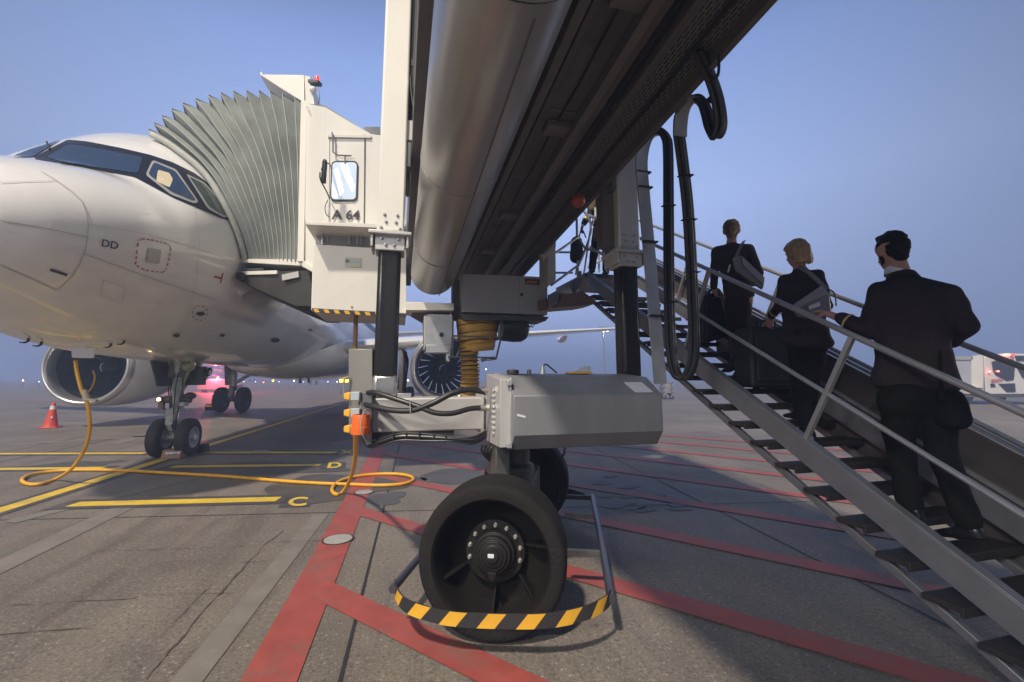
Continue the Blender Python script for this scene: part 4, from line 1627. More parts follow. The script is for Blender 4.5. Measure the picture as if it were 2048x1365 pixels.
def guard():
    k = MB()
    ends = []
    for s_, p in ((-1, FL), (1, FR)):
        p2 = p + EA * 2.35
        if s_ > 0:
            pts = spline([p - EA * 0.05, p + EA * 0.4 + UP * .01, p + EA * 1.4 + UP * .02, p2], 4)
        else:
            pts = [p - EA * 0.05, p + EA * 0.4, p2]
        k.tube(pts, 0.027, guardM, 14)
        for f_ in (0.28, 0.68, 0.97):
            a_ = p + EA * (2.35 * f_)
            k.bar(a_, a_ - EX * (s_ * 0.30), 0.035, 0.045, gearD)
    gd = k.build('wheel_guard', br)
    path = spline([FL + V((-.005, .0, 0)), FL + V((0.03, -0.09, -.01)), V((-0.62, 2.84, 0.25)), V((-0.38, 2.735, 0.24)), FM, V((0.20, 2.695, 0.245)), V((0.42, 2.755, 0.255)), V((0.56, 2.86, 0.26)), FR + V((.005, -.005, 0))], 14)
    L = [0]
    for a_, b_ in zip(path[:-1], path[1:]):
        L.append(L[-1] + (b_ - a_).length)
    tot = L[-1]

    def P(s_):
        s_ = max(0, min(tot - 1e-4, s_))
        for i in range(len(path) - 1):
            if L[i + 1] >= s_:
                return path[i].lerp(path[i + 1], (s_ - L[i]) / (L[i + 1] - L[i] + 1e-9))

    HB = 0.040
    k = MB()
    rows = []
    NN = 90
    for i in range(NN + 1):
        p = P(tot * i / NN)
        d_ = (P(tot * i / NN + .01) - P(tot * i / NN - .01)).normalized()
        nn = V((d_.y, -d_.x, 0)).normalized()
        rows.append([p + UP * HB - nn * .006, p + UP * HB, p - UP * HB, p - UP * HB - nn * .006])
    k.grid(rows, blackpl, closed=True)
    k.poly(rows[0], blackpl)
    k.poly(rows[-1][::-1], blackpl)
    st = k.build('guard_strip', gd)
    k = MB()
    pitch_ = tot / 7.35
    for j in range(7):
        s0 = pitch_ * (j + 0.42)
        rows = []
        for q in range(7):
            ss = s0 + pitch_ * 0.46 * q / 6
            lean = pitch_ * 0.30
            up_, dn = P(ss + lean * .5), P(ss - lean * .5)
            d_ = (P(ss + .01) - P(ss - .01)).normalized()
            nn = V((d_.y, -d_.x, 0)).normalized()
            rows.append([up_ + UP * (HB - .001) + nn * .0025, dn - UP * (HB - .001) + nn * .0025])
        k = MB()
        k.grid(rows, yellow)
        k.build('yellow_stripe', st, weld=False)
    # the same strip at the far end, turned about the bogie
    k = MB()
    rows = []
    for i in range(31):
        p = P(tot * i / 30)
        p = V((2 * BO.x - p.x, 2 * BO.y - p.y, p.z))
        rows.append([p + UP * HB, p - UP * HB])
    k.grid(rows, blackpl)
    k.build('guard_strip', gd)


guard()

# ---- under-tunnel equipment between the tunnel end and the cab
EY = 2.55
k = MB()
k.prism([onb(x, y, EY) for x, y in ((925, 548), (1038, 552), (1038, 628), (925, 624))], BY * 0.5, greylt)
eq = k.build('equipment_cabinet', br, bevel=0.006)
k = MB()
k.prism([onb(x, y, EY - 0.004) for x, y in ((1038.5, 552), (1095, 555), (1095, 630), (1038.5, 628))], BY * 0.5, greylt)
dr_ = k.build('cabinet_door', eq, bevel=0.006)
k = MB()
k.prism([onb(x, y, EY - 0.008) for x, y in ((1050, 557), (1079, 559), (1079, 571), (1050, 569))], BY * 0.004, signred)
sg = k.build('sign', dr_)
k = MB()
q0 = onb(1052.5, 566, EY - 0.010)
text_on(k, 'A64 BRIDGE', q0, onb(1077, 567.2, EY - 0.010) - q0, UP, 0.045, pmat('sign_print', (0.42, 0.34, 0.28), 0.5), 0.002, 0.002, fit=0.17)
k.build('sign_lettering', sg)
k = MB()
k.lathe(onb(1043, 590, EY), -BY, [(0, 0.025), (0.02, 0.025), (0.03, 0.02), (0.03, 0)], blackpl, 12)
k.build('lock', dr_)
k = MB()
k.prism([onb(x, y, EY) for x, y in ((918, 628), (1098, 634), (1092, 642), (930, 640))], BY * 0.5, gearD)
k.build('cabinet_base', eq)
for s_ in (0, 5):
    k = MB()
    k.tube([onb(1066 + s_, 634, EY + .1), onb(1067 + s_, 645, EY + .1), onb(1060 + s_, 655, EY + .1), onb(1052 + s_, 652, EY + .1), onb(1050, 642, EY + .1)], 0.008, blackm, 6)
    k.build('drop_cable', eq)
# ledge under the duct's end
k = MB()
k.prism([onb(x, y, EY + .05) for x, y in ((812, 604), (908, 607), (908, 621), (812, 621))], BY * 0.6, cream)
k.build('duct_ledge', br, bevel=0.006)
k = MB()
k.prism([onb(x, y, EY + .35) for x, y in ((905, 560), (927, 560), (927, 640), (905, 640))], BY * 0.2, under)
k.prism([onb(x, y, EY + .3) for x, y in ((818, 622), (905, 622), (890, 636), (848, 640))], BY * 0.5, under)
k.build('ledge_bracket', br)
# yellow air hose in its basket
k = MB()
hx0, hx1 = 912, 1000
rows = []
for q in range(40):
    f_ = q / 39
    y = 638 + (705 - 638) * f_
    bulge = 0.025 * abs(math.sin(f_ * math.pi * 5))
    r_ = []
    for a_ in range(17):
        t = math.pi * a_ / 16
        xm, hw = (hx0 + hx1) / 2 - 3 * f_, (hx1 - hx0) / 2 * (1 - 0.22 * f_)
        p = onb(xm - hw * math.cos(t), y + 3 * math.cos(t) * 1.2, EY + 0.35)
        r_.append(p - BY * (math.sin(t) * (0.26 + bulge)))
    rows.append(r_)
k.grid(rows, hoseM)
hz_ = k.build('air_hose', br, smooth=60)
for q in (0.17, 0.42, 0.64, 0.86):
    k = MB()
    y = 638 + 67 * q
    hw = (hx1 - hx0) / 2 * (1 - 0.22 * q)
    pts = []
    for a_ in range(17):
        t = math.pi * a_ / 16
        p = onb((hx0 + hx1) / 2 - 3 * q - hw * math.cos(t), y + 3 * math.cos(t), EY + 0.35)
        pts.append(p - BY * (math.sin(t) * 0.262))
    k.tube(pts, 0.010, blackm, 6)
    k.build('hose_band', hz_)
k = MB()
cc = [onb(938, 700, EY + .25), onb(939, 730, EY + .25), onb(940, 760, EY + .25), onb(938, 786, EY + .3), onb(935, 815, EY + .35)]
sp = spline(cc, 20)
k.tube(sp, [0.135 + 0.014 * math.sin(i * 1.35) for i in range(len(sp))], hoseM, 20)
hz2 = k.build('air_hose', br, smooth=60)
for i in range(3, 62, 6):
    k = MB()
    p = sp[i]
    k.lathe(p, V((0, 0, 1)), [(-0.008, 0.14), (0.0, 0.152), (0.008, 0.14)], blackm, 24)
    k.build('hose_band', hz2)
k = MB()
for (a_, b_) in (((906, 672), (1002, 676)), ((898, 714), (985, 716)), ((1003, 640), (1002, 676)), ((1002, 676), (992, 718)), ((906, 640), (905, 714)), ((976, 716), (992, 718))):
    k.bar(onb(*a_, EY + .02), onb(*b_, EY + .02), 0.03, 0.022, gearD)
    k.bar(onb(*a_, EY + .62), onb(*b_, EY + .62), 0.03, 0.022, gearD)
for q in ((1002, 676), (992, 718), (905, 714), (898, 714), (906, 672)):
    k.bar(onb(*q, EY + .02), onb(*q, EY + .02) + BY * 0.62, 0.025, 0.022, gearD)
k.prism([onb(x, y, EY + .02) for x, y in ((972, 716), (990, 712), (991, 718), (975, 722))], BY * .5, alu)
k.build('hose_basket', br)
k = MB()
k.prism([onb(x, y, EY + .1) for x, y in ((858, 628), (905, 630), (903, 690), (852, 690))], BY * 0.4, alu)
k.prism([onb(x, y, EY + .1) for x, y in ((848, 632), (858, 628), (852, 690), (849, 700))], BY * 0.45, greylt)
k.prism([onb(x, y, EY + .06) for x, y in ((852, 690), (903, 690), (898, 706), (852, 706))], BY * 0.4, alu)
k.prism([onb(x, y, EY + .08) for x, y in ((892, 690), (904, 690), (899, 724), (893, 722))], BY * 0.1, alu)
hb = k.build('hose_bracket', br, bevel=0.006)
k = MB()
k.lathe(onb(883, 670, EY + .1), -BY, [(0, 0.034), (0.004, 0.034), (0.004, 0)], blackpl, 16)
k.build('bracket_hole', hb)
k = MB()
c_ = onb(1020, 655, EY + .35)
k.lathe(c_ - BX * 0.16, BX, [(0, 0), (0, 0.22), (0.2, 0.24), (0.34, 0.235), (0.42, 0.19), (0.46, 0.10), (0.47, 0)], pmat('motor_dark', (0.06, 0.06, 0.062), 0.32, 0.5, var=0.2), 32)
k.build('blower_motor', br)
# red ball lamp under the tunnel edge
k = MB()
k.ball(at(1157, 402, 4.7), 0.076, ballM, 14)
k.tube([at(1157, 392, 4.7), at(1157, 392, 4.7) + UP * 0.2], 0.02, gearD)
k.build('red_ball_fender', br)

# ---- cab, canopy, hood
CY = 3.05
k = MB()
k.prism([onb(x, y, CY) for x, y in ((655, 446), (812, 453), (812, 276), (742, 268), (650, 212))], BY * 1.9, creamlt)
cf0, cf1 = at(611, 206, 7.12), at(607, 446, 7.12)
e0, e1 = onb(650, 212, CY), onb(655, 446, CY)
k.prism([cf0, e0, e1, onb(655, 545, CY + .25), at(606, 536, 7.14), cf1], (AX * 2.0 + BY * 0.2), creamlt)
cabo = k.build('cab', br, bevel=0.01)
k = MB()
for x in (658.5, 728):
    k.prism([onb(x - .6, 268, CY - .004), onb(x + .6, 268, CY - .004), onb(x + .6, 446, CY - .004), onb(x - .6, 446, CY - .004)], BY * 0.005, seam)
k.prism([onb(x, y, CY - .03) for x, y in ((655, 269), (742, 271), (742, 276), (655, 274))], BY * 0.03, cream)
k.prism([onb(x, y, CY - .012) for x, y in ((729.5, 272), (731, 272), (728.5, 446), (727, 446))], BY * 0.014, gearD)
k.build('wall_trim', cabo)
k = MB()
k.prism([onb(x, y, CY - .02) for x, y in round_poly([(663, 322), (716, 322), (714, 402), (660, 402)], 10)], BY * 0.022, blackpl)
wd_ = k.build('window', cabo)
k = MB()
k.prism([onb(x, y, CY - .024) for x, y in round_poly([(665, 325), (713.5, 325), (711.5, 399), (662.5, 399)], 8)], BY * 0.006, litwin)
k.build('pane', wd_)
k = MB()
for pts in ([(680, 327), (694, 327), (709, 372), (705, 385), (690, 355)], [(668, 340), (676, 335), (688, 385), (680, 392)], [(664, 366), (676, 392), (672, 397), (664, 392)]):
    k.prism([onb(x, y, CY - .0265) for x, y in pts], BY * 0.002, streakglow)
k.build('painted_pane_reflection', wd_)  # reflected streaks drawn as glowing slips on the pane
k = MB()
k.tube([onb(690, 329, CY - .04), onb(690, 313, CY - .05), onb(703, 312, CY - .05), onb(676, 311, CY - .05), onb(666, 305, CY - .05), onb(666, 275, CY - .05), onb(664, 265, CY - .05)], 0.012, darkalu, 8)
k.build('wiper', cabo)
k = MB()
k.tube(spline([onb(659, 398, CY - .03), onb(654, 385, CY - .2), onb(641, 360, CY - .35), onb(640, 345, CY - .36)], 5), 0.010, blackpl, 8)
k.tube([onb(659, 328, CY), onb(648, 325, CY - .3), onb(643, 340, CY - .34)], 0.010, blackpl, 8)
k.tube(spline([onb(656, 400, CY - .03), onb(650, 415, CY - .05), onb(653, 430, CY - .03), onb(659, 434, CY - .02)], 5), 0.006, blackm, 6)
mr_ = k.build('mirror_arm', cabo)
k = MB()
mc = onb(645, 342, CY - .33)
k.prism([mc + V((-.035, 0.02, -.17)), mc + V((.03, -.02, -.19)), mc + V((.04, -.03, .14)), mc + V((.02, -.02, .19)), mc + V((-.02, 0.01, .16))], V((0.02, 0.06, 0)), blackpl)
k.build('mirror', mr_, bevel=0.012)
k = MB()
q0 = onb(664, 438.5, CY - .012)
q1 = onb(719, 440, CY - .012)
text_on(k, 'A 64', q0, q1 - q0, UP, 0.215, letter, 0.004, 0.005, fit=(q1 - q0).length)
tag(k.build('stand_number', cabo), 'dark A 64 lettering under the cab window')
# shelf, gap and lower cabinet
k = MB()
sA, sB = onb(611, 443, CY - .38), onb(800, 452, CY - .38)
k.prism([sA, sB, sB - UP * 0.05, sA - UP * 0.05], BY * 1.2, cream)
k.build('cab_sill', br, bevel=0.006)
k = MB()
k.prism([onb(x, y, CY + .12) for x, y in ((634, 455), (812, 462), (812, 500), (630, 497))], BY * 0.9, greylt)
for x in (645, 699, 715, 722):
    k.tube([onb(x, 470, CY + .06), onb(x, 490, CY + .06)], 0.022, alu, 10)
k.build('sill_support', br)
k = MB()
k.prism([onb(x, y, CY) for x, y in ((622, 621), (626, 489), (812, 500), (812, 632))], BY * 1.35, cream)
lc = k.build('cab_cabinet', br, bevel=0.008)
k = MB()
P_ = [onb(x, y, CY - .012) for x, y in ((628, 494), (812, 504), (812, 627), (625, 617))]
cen = (P_[0] + P_[1] + P_[2] + P_[3]) / 4 - BY * 0.012
vv = [k.bm.verts.new(p) for p in P_]
cv = k.bm.verts.new(cen)
for q in range(4):
    k.face([vv[q], vv[(q + 1) % 4], cv], cream)
bk_ = [k.bm.verts.new(p + BY * 0.011) for p in P_]
for q in range(4):
    k.face([vv[q], bk_[q], bk_[(q + 1) % 4], vv[(q + 1) % 4]], cream)
k.build('cabinet_panel', lc, smooth=1)
k = MB()
k.prism([onb(x, y, CY - .03) for x, y in ((690, 515), (722, 517), (722, 535.5), (690, 534.5))], BY * 0.008, placard)
pk = k.build('placard', lc)
k = MB()
k.prism([onb(x, y, CY - .032) for x, y in ((698, 521), (720, 522.3), (720, 526.5), (698, 525.5))], BY * 0.003, placBlue)
k.lathe(onb(694.5, 522.5, CY - .03), -BY, [(0, 0.026), (0.003, 0.026), (0.003, 0.012)], letter, 20)
k.build('placard_print', pk)
k = MB()
k.prism([onb(x, y, CY - .022) for x, y in ((623, 616.5), (812, 628), (812, 636), (625, 624.5))], BY * 0.022, blackpl)
hs_ = k.build('hazard_strip', lc)
for j in range(8):
    k = MB()
    x = 626 + j * 20.5
    dy = (x - 623) * 11.5 / 189
    k.prism([onb(a_, b_, CY - .025) for a_, b_ in ((x, 617.5 + dy), (x + 9.5, 618 + dy), (x + 13.5, 625 + dy), (x + 4, 624.5 + dy))], BY * 0.003, yellow)
    k.build('yellow_stripe', hs_)
k = MB()
k.tube([onb(712, 632, CY + .3), onb(711, 665, CY + .3), onb(710, 700, CY + .3)], 0.035, pmat('brown_hose', (0.22, 0.12, 0.035), 0.6, var=0.2), 12)
k.build('drop_hose', br)
k = MB()
k.lathe(onb(703, 613.5, CY - .02), -BY, [(0, 0.016), (0.012, 0.014), (0.014, 0)], yellow, 10)
k.build('yellow_knob', lc)
# roof edge behind the columns, ribbed drum
k = MB()
k.prism([onb(x, y, CY + .1) for x, y in ((728, 254), (760, 254), (760, 269), (728, 268))], BY * 1.5, grey)
for j in range(6):
    x = 729 + j * 4.5
    k.prism([onb(a_, b_, CY + .08) for a_, b_ in ((x, 269), (x + 2.4, 269), (x + 2.4, 275), (x, 275))], BY * 0.05, blackpl)
k.build('roof_curtain_box', br)

# platform wedge and rubber bumper towards the door
WV = AX * 2.3
k = MB()
k.prism([at(x, y, Y) for x, y, Y in ((473, 546, 7.34), (560, 543, 7.2), (618, 541, 7.1), (628, 612, 7.1), (592, 612, 7.15), (540, 590, 7.22), (476, 561, 7.34))], WV, pmat('platform_dark', (0.035, 0.032, 0.028), 0.55, 0.2, var=0.25))
pf = k.build('cab_platform', br)
k = MB()
k.tube([at(481, 553, 7.26), at(481, 553, 7.26) + WV], 0.075, rubber, 16)
k.build('rubber_bumper', pf)
k = MB()
for a_, b_ in (((484, 545, 7.33), (556, 543, 7.18)),):
    k.bar(at(*a_) - UP * .02, at(*b_) - UP * .02, 0.05, 0.06, cream)
for j in range(12):
    f_ = j / 11
    k.box(at(486, 544, 7.32).lerp(at(526, 542.5, 7.24), f_) + UP * 0.03, (0.03, 0.05, 0.035), blackpl)
k.bar(at(565, 556, 7.14), at(598, 549, 7.1), 0.03, 0.10, greylt)
k.build('platform_edge', pf)
k = MB()
k.prism([at(480, 518, 7.38), at(604, 519, 7.10), at(604, 532, 7.10), at(478, 525, 7.38)], WV, cream)
k.prism([at(604, 519, 7.09), at(626, 535, 6.95), at(624, 544, 6.95), at(604, 533, 7.09)], WV * 0.3, cream)
k.build('canopy_sill', br, bevel=0.006)
k = MB()
fb, ft = at(602, 524, 7.09), at(609, 205, 7.09)
k.bar(fb, ft, 0.10, 0.06, cream, up=AX)
k.bar(fb + WV, ft + WV, 0.10, 0.06, cream, up=AX)
k.bar(ft, ft + WV, 0.10, 0.08, cream)
k.build('canopy_frame', br, bevel=0.006)
# rain hood over the bellows
k = MB()
hd_ = [at(519, 149, 7.12), at(522, 142, 7.12), at(525, 149, 7.12), at(608, 150, 7.08), at(609, 206, 7.08), at(560, 176, 7.11)]
k.prism(hd_, WV, creamlt)
k.prism([at(609, 151, 7.07), at(620, 153, 7.0), at(622, 170, 7.0), at(630, 215, 6.95), at(640, 240, 6.9), at(611, 210, 7.07)], WV * 0.5, creamlt)
hood = k.build('rain_hood', br, bevel=0.008)
k = MB()
bb = at(634, 163, 6.95)
k.bar(at(620, 166, 6.98), at(640, 167, 6.95), 0.12, 0.05, gearD)
k.lathe(bb - UP * .03, UP, [(0, 0.05), (0.02, 0.05), (0.03, 0.042)], gearD, 16)
bc_ = k.build('beacon', br)
k = MB()
k.lathe(bb, UP, [(0, 0.042), (0.06, 0.040), (0.09, 0.030), (0.10, 0)], redglow, 16)
k.build('beacon_lens', bc_)
k = MB()
k.tube(spline([at(636, 172, 6.94), at(639, 195, 6.92), at(634, 215, 6.92), at(628, 232, 6.92)], 5), 0.007, blackm, 6)
k.tube([at(613, 213, 7.0), at(627, 240, 6.93), at(654, 241, 6.9)], 0.010, darkalu, 6)
k.ball(at(626, 180, 6.97), 0.06, creamlt, 8)
k.build('beacon_cable', hood)

# bellows between the canopy frame and the fuselage
contact = [(484, 518), (480, 500), (474, 478), (463, 450), (449, 422), (436, 398), (416, 366), (392, 338), (360, 312), (332, 292), (304, 272)]
CP = []
for q in contact:
    h_ = hit(q[0], q[1], 0.05)
    CP.append(h_ if h_ else at(q[0], q[1], CP[-1].y if CP else 8))
CP = spline(CP, 4)
NT = len(CP)
frame_pts = [fb.lerp(ft, i / (NT - 1)) for i in range(NT)]
NF = 28                                            # ridge and valley arches
top_px = [(302, 264), (315, 249), (336, 230), (363, 215), (393, 203), (424, 194), (455, 190), (486, 187), (517, 186), (545, 188), (576, 196), (606, 206)]
bell = MB()
arches = []
for i in range(NF):
    a_ = i / (NF - 1)
    ridge = (i % 2 == 0)
    u = a_ ** 1.25
    f_ = a_ * (len(top_px) - 1)
    j = min(int(f_), len(top_px) - 2)
    tp = V(top_px[j]).lerp(V(top_px[j + 1]), f_ - j)
    leg = []
    for q in range(NT):
        t = q / (NT - 1)
        uu = a_ * t + (a_ ** 0.9) * (1 - t)
        p = CP[q].lerp(frame_pts[q], uu)
        leg.append(p)
    tgt = at(tp.x, tp.y, leg[-1].y)
    dv = tgt - leg[-1]
    for q in range(NT):
        t = q / (NT - 1)
        leg[q] = leg[q] + dv * (t ** 2.2)
        out = (0.05 if ridge else -0.12) * min(1, 0.35 + 0.9 * t)
        leg[q] = leg[q] + V((-0.25, -0.95, 0.15 * t)) * out
        leg[q] = leg[q] + V((noise.noise(leg[q] * 2.3) * 0.012, noise.noise(leg[q] * 2.3 + V((5, 0, 0))) * 0.02, 0))
    tip = leg[-1] + UP * (0.02 if ridge else -0.045)
    leg.append(tip)
    far = [p + WV for p in leg]
    arches.append(leg + [tip + WV * 0.25 + UP * 0.02, tip + WV * 0.75 + UP * 0.02] + far[::-1])
bell.grid(arches, bellM)
bo = bell.build('bellows', br, smooth=8)
for i in range(0, NF, 2):
    k = MB()
    k.tube(arches[i][:NT + 3], 0.006, bellEdge, 5)
    k.build('bellows_seam', bo)
# padded closure against the fuselage
k = MB()
k.tube([p + V((0.02, -0.03, 0.0)) for p in CP], 0.05, pmat('closure_pad', (0.38, 0.39, 0.36), 0.6, var=0.15, scale=6), 10)
k.build('closure_pad', br)

# ---- cable chute and hanging loops on the right
k = MB()
chp = pxpath([(1322, 768, 4.15), (1311, 640, 4.15), (1299, 500, 4.15), (1288, 380, 4.12), (1284, 325, 4.1), (1290, 287, 4.08), (1303, 266, 4.06), (1318, 260, 4.05)], 6)
rows = []
for p in chp:
    rows.append([p + BX * -0.062, p + BX * 0.062, p + BX * 0.062 + BY * 0.02, p + BX * -0.062 + BY * 0.02])
rows = rows[:-9] + [[p + UP * 0.05 * 0 + BX * -0.055, p + BX * 0.055, p + BX * 0.055 + BY * 0.05 - UP * .02, p + BX * -0.055 + BY * 0.05 - UP * .02] for p in chp[-9:]]
k.grid(rows, alu, closed=True)
ch_ = k.build('cable_chute', br)
for q in (345, 375, 484, 632):
    k = MB()
    f_ = at(1290 + (q - 380) * 0.098, q, 4.13)
    k.box(f_, (0.15, 0.05, 0.014), blackpl, BM)
    k.build('cable_strap', ch_)
offs = ((-0.034, 0), (0.0, -0.02), (0.034, 0), (0.0, 0.03))
loop1 = [(1300, 268, 4.06), (1318, 261, 4.04), (1331, 274, 4.0), (1336, 300, 3.98), (1337, 400, 3.95), (1338, 560, 3.92), (1341, 680, 3.9), (1350, 742, 3.88), (1366, 757, 3.85), (1381, 738, 3.82), (1388, 690, 3.8), (1384, 560, 3.72), (1376, 420, 3.6), (1366, 330, 3.5), (1358, 270, 3.4)]
loop2 = [(1358, 270, 3.4), (1360, 236, 3.35), (1372, 207, 3.3), (1390, 196, 3.24), (1405, 205, 3.2), (1414, 228, 3.15), (1422, 258, 3.1), (1432, 272, 3.05), (1441, 252, 3.0), (1438, 215, 2.95), (1428, 175, 2.9), (1412, 135, 2.82), (1396, 104, 2.74)]
for lp in (loop1, loop2):
    for ox, oy in offs:
        k = MB()
        k.tube([p + BX * ox + BY * oy for p in pxpath(lp, 7)], 0.020, blackm, 8)
        k.build('hanging_cable', br)
k = MB()
rows = []
for p in pxpath([(1357, 276, 3.36), (1358, 250, 3.34), (1363, 222, 3.30), (1376, 204, 3.25), (1390, 198, 3.2)], 5):
    rows.append([p + BX * -0.058 - BY * .03, p + BX * 0.058 - BY * .03, p + BX * 0.058 - BY * .02, p + BX * -0.058 - BY * .02])
k.grid(rows, alu, closed=True)
k.build('cable_saddle', br)
k = MB()
k.prism([at(1355, 170, 3.2), at(1374, 168, 3.2), at(1374, 205, 3.2), at(1357, 225, 3.2)], BY * 0.03, brownM)
k.build('saddle_hanger', br)
for q, Y in (((1337, 412), 3.93), ((1340, 605), 3.9), ((1378, 440), 3.6), ((1385, 545), 3.7), ((1388, 640), 3.77), ((1371, 352), 3.5), ((1428, 200), 2.95)):
    k = MB()
    k.box(at(*q, Y), (0.112, 0.075, 0.007), blackpl, BM)
    k.build('cable_strap', br)
k = MB()
k.tube(pxpath([(1418, 150, 2.75), (1430, 157, 2.72), (1437, 145, 2.7), (1438, 110, 2.68)], 6), 0.010, blackm, 8)
k.build('hanging_cable', br)

# ------------------------------------------------------------------ service stairs
ST = at(1175, 546, 7.1)
SA = R(15.36)
SH = V((-math.sin(SA), math.cos(SA), 0))           # uphill, horizontally
SX = V((math.cos(SA), math.sin(SA), 0))
SS = 0.573                                         # rise over run
SDIR = (SH + UP * SS).normalized()
SN = V((-SH.x * SS, -SH.y * SS, 1)).normalized()
STW = 0.92


def Sp(x, u, z=0.0):
    """x across, u metres down from the landing edge, z over the stringer's top edge."""
    return ST + SX * x - SH * u + UP * (z - SS * u)


stairs = thing('service_stairs', (ST.x + 1.2, ST.y - 4, 0), 'grey metal stairs with open treads and tube handrails climbing to the bridge landing', 'stairs', rz=SA)
UE = 5.35
for x, w in ((0.0, 0.045), (STW, 0.045)):
    k = MB()
    hh = 0.19
    k.prism([Sp(x - w / 2, 0.0), Sp(x - w / 2, UE), Sp(x - w / 2, UE, -hh), Sp(x - w / 2, 0.0, -hh)], SX * w, stairM)
    k.bar(Sp(x + .012, 0, 0.006), Sp(x + .012, UE, 0.006), 0.07, 0.012, stairM, up=SN)
    k.build('stringer', stairs, bevel=0.004)
    k = MB()
    k.bar(Sp(x, 0.02, -0.40), Sp(x, UE, -0.40), 0.045, 0.055, stairM, up=SN)
    k.build('lower_rail', stairs, bevel=0.006)
NTR = 22
trd = []
for j in range(1, NTR):
    u = 0.242 * j
    k = MB()
    c = Sp(STW / 2 - .02, u, -0.30)
    X = Matrix.Rotation(SA, 3, 'Z')
    k.box(c, (STW + 0.10, 0.20, 0.030), treadM, X)
    k.box(c - SH * 0.09 - UP * 0.022, (STW + 0.10, 0.02, 0.03), treadM, X)
    k.box(c + SH * 0.07 - UP * 0.025, (STW * 0.9, 0.02, 0.03), treadM, X)
    k.build('tread', stairs, bevel=0.004)
# far side parapet
k = MB()
xo = STW + 0.06
k.prism([Sp(xo, 0.2, 0.05), Sp(xo, UE, 0.05), Sp(xo, UE, 0.36), Sp(xo, 0.2, 0.36)], SX * 0.02, panelM)
k.prism([Sp(xo, 1.7, -0.45), Sp(xo, UE, -0.45), Sp(xo, UE, 0.03), Sp(xo, 1.7, 0.03)], SX * 0.015, panelM)
k.build('side_panel', stairs)
for z in (0.40, 0.045):
    k = MB()
    k.bar(Sp(xo, 0.2, z), Sp(xo, UE, z), 0.05, 0.03, railM, up=SN)
    k.build('panel_rail', stairs)


def rail(x, z0, r, u0=0.0, u1=UE):
    k = MB()
    k.tube([Sp(x, u0, z0), Sp(x, u1, z0)], r, railM, 10)
    k.build('handrail', stairs)


for x in (0.0, STW):
    rail(x, 1.0, 0.021, 0.12)
    rail(x, 0.465, 0.017, 0.12)
    for u in (1.03, 2.40, 3.77, 5.1):
        k = MB()
        k.bar(Sp(x, u, 0.0), Sp(x, u, 0) + SN * 0.86, 0.034, 0.034, railM, up=SH)
        k.box(Sp(x + .03, u, 0.0), (0.03, 0.05, 0.05), nick, Matrix.Rotation(SA, 3, 'Z'))
        k.build('rail_post', stairs)
# landing with its own rails
LZ = ST.z
k = MB()
k.prism([Sp(-0.05, 0) + UP * -.005, Sp(STW + .1, 0) + UP * -.005, ST + SX * (STW + .1) + SH * 1.3, ST + SX * -0.05 + SH * 1.3], UP * -0.06, treadM)
for j in range(3):
    k.box(ST + SX * (STW / 2) + SH * 0.02 - UP * (0.08 + 0.05 * j), (STW, 0.03, 0.022), darkalu, Matrix.Rotation(SA, 3, 'Z'))
k.build('landing_deck', stairs)
k = MB()
lk = at(1097, 590, 6.75)
for (a_, b_) in (((1157, 556, 7.1), (1098, 590, 6.5)),):
    p0, p1 = at(*a_), at(*b_)
    k.prism([p0, p1, p1 - UP * 0.21, p0 - UP * 0.21], SH * 0.03, stairM)
k.box(at(1160, 555, 7.1), (0.05, 0.05, 0.2), stairM)
k.build('landing_link', stairs)
def lrail(pts, r):
    k = MB()
    k.tube(pts, r, railM, 8)
    k.build('landing_rail', stairs)


for z_ in ((1100, 475, 1160, 415), (1102, 512, 1158, 474), (1102, 571, 1158, 530)):
    lrail([at(z_[0], z_[1], 6.6), at(z_[2], z_[3], 7.05)], 0.020)
lrail([at(1153, 425, 7.05), at(1156, 560, 7.1)], 0.020)
lrail(pxpath([(1160, 415, 7.05), (1172, 428, 7.03), (1181, 447, 7.02), (1181, 465, 7.02), (1175, 488, 7.04), (1164, 515, 7.08), (1155, 535, 7.1), (1152, 550, 7.1)], 5), 0.021)
lrail(pxpath([(1181, 460, 7.02), (1187, 441, 7.0), (1196, 438, 6.98), (1214, 448, 6.7)], 5), 0.018)
lrail([at(1153, 470, 7.05), at(1170, 497, 7.06), at(1208, 508, 6.8)], 0.020)
lrail([at(1168, 548, 7.05), at(1181, 460, 7.02)], 0.017)
lrail([at(1198, 482, 8.3), at(1198, 545, 8.3)], 0.02)
for y in (505, 546):
    lrail([at(1108, y, 7.9), at(1145, y, 8.0)], 0.02)
lrail([at(1175, 535, 8.2), at(1205, 520, 8.25)], 0.02)
k = MB()
k.prism([at(x, y, 6.7) for x, y in ((1082, 600), (1165, 582), (1196, 606), (1172, 611), (1085, 618))], SH * 0.5, brownM)
k.build('landing_pan', stairs)
k = MB()
k.tube([at(1102, 596, 6.68), at(1180, 598, 6.9)], 0.015, railM, 8)
k.tube(pxpath([(1098, 590, 6.66), (1100, 605, 6.66), (1112, 608, 6.68), (1119, 598, 6.7), (1118, 588, 6.72)], 5), 0.022, blackm, 8)
k.prism([at(1147, 560, 6.98), at(1163, 556, 6.98), at(1162, 568, 6.98), at(1148, 590, 6.98)], SH * 0.02, darkalu)
k.build('landing_brace', stairs)
k = MB()
k.prism([at(x, y, 6.55) for x, y in ((1095, 478), (1111, 474), (1112, 560), (1096, 574))], SH * 0.4, greylt)
k.prism([at(x, y, 6.45) for x, y in ((1082, 508), (1099, 494), (1099, 473), (1112, 473), (1112, 494), (1090, 520))], SH * 0.1, greylt)
k.build('link_panel', stairs, bevel=0.006)

# ------------------------------------------------------------------ people


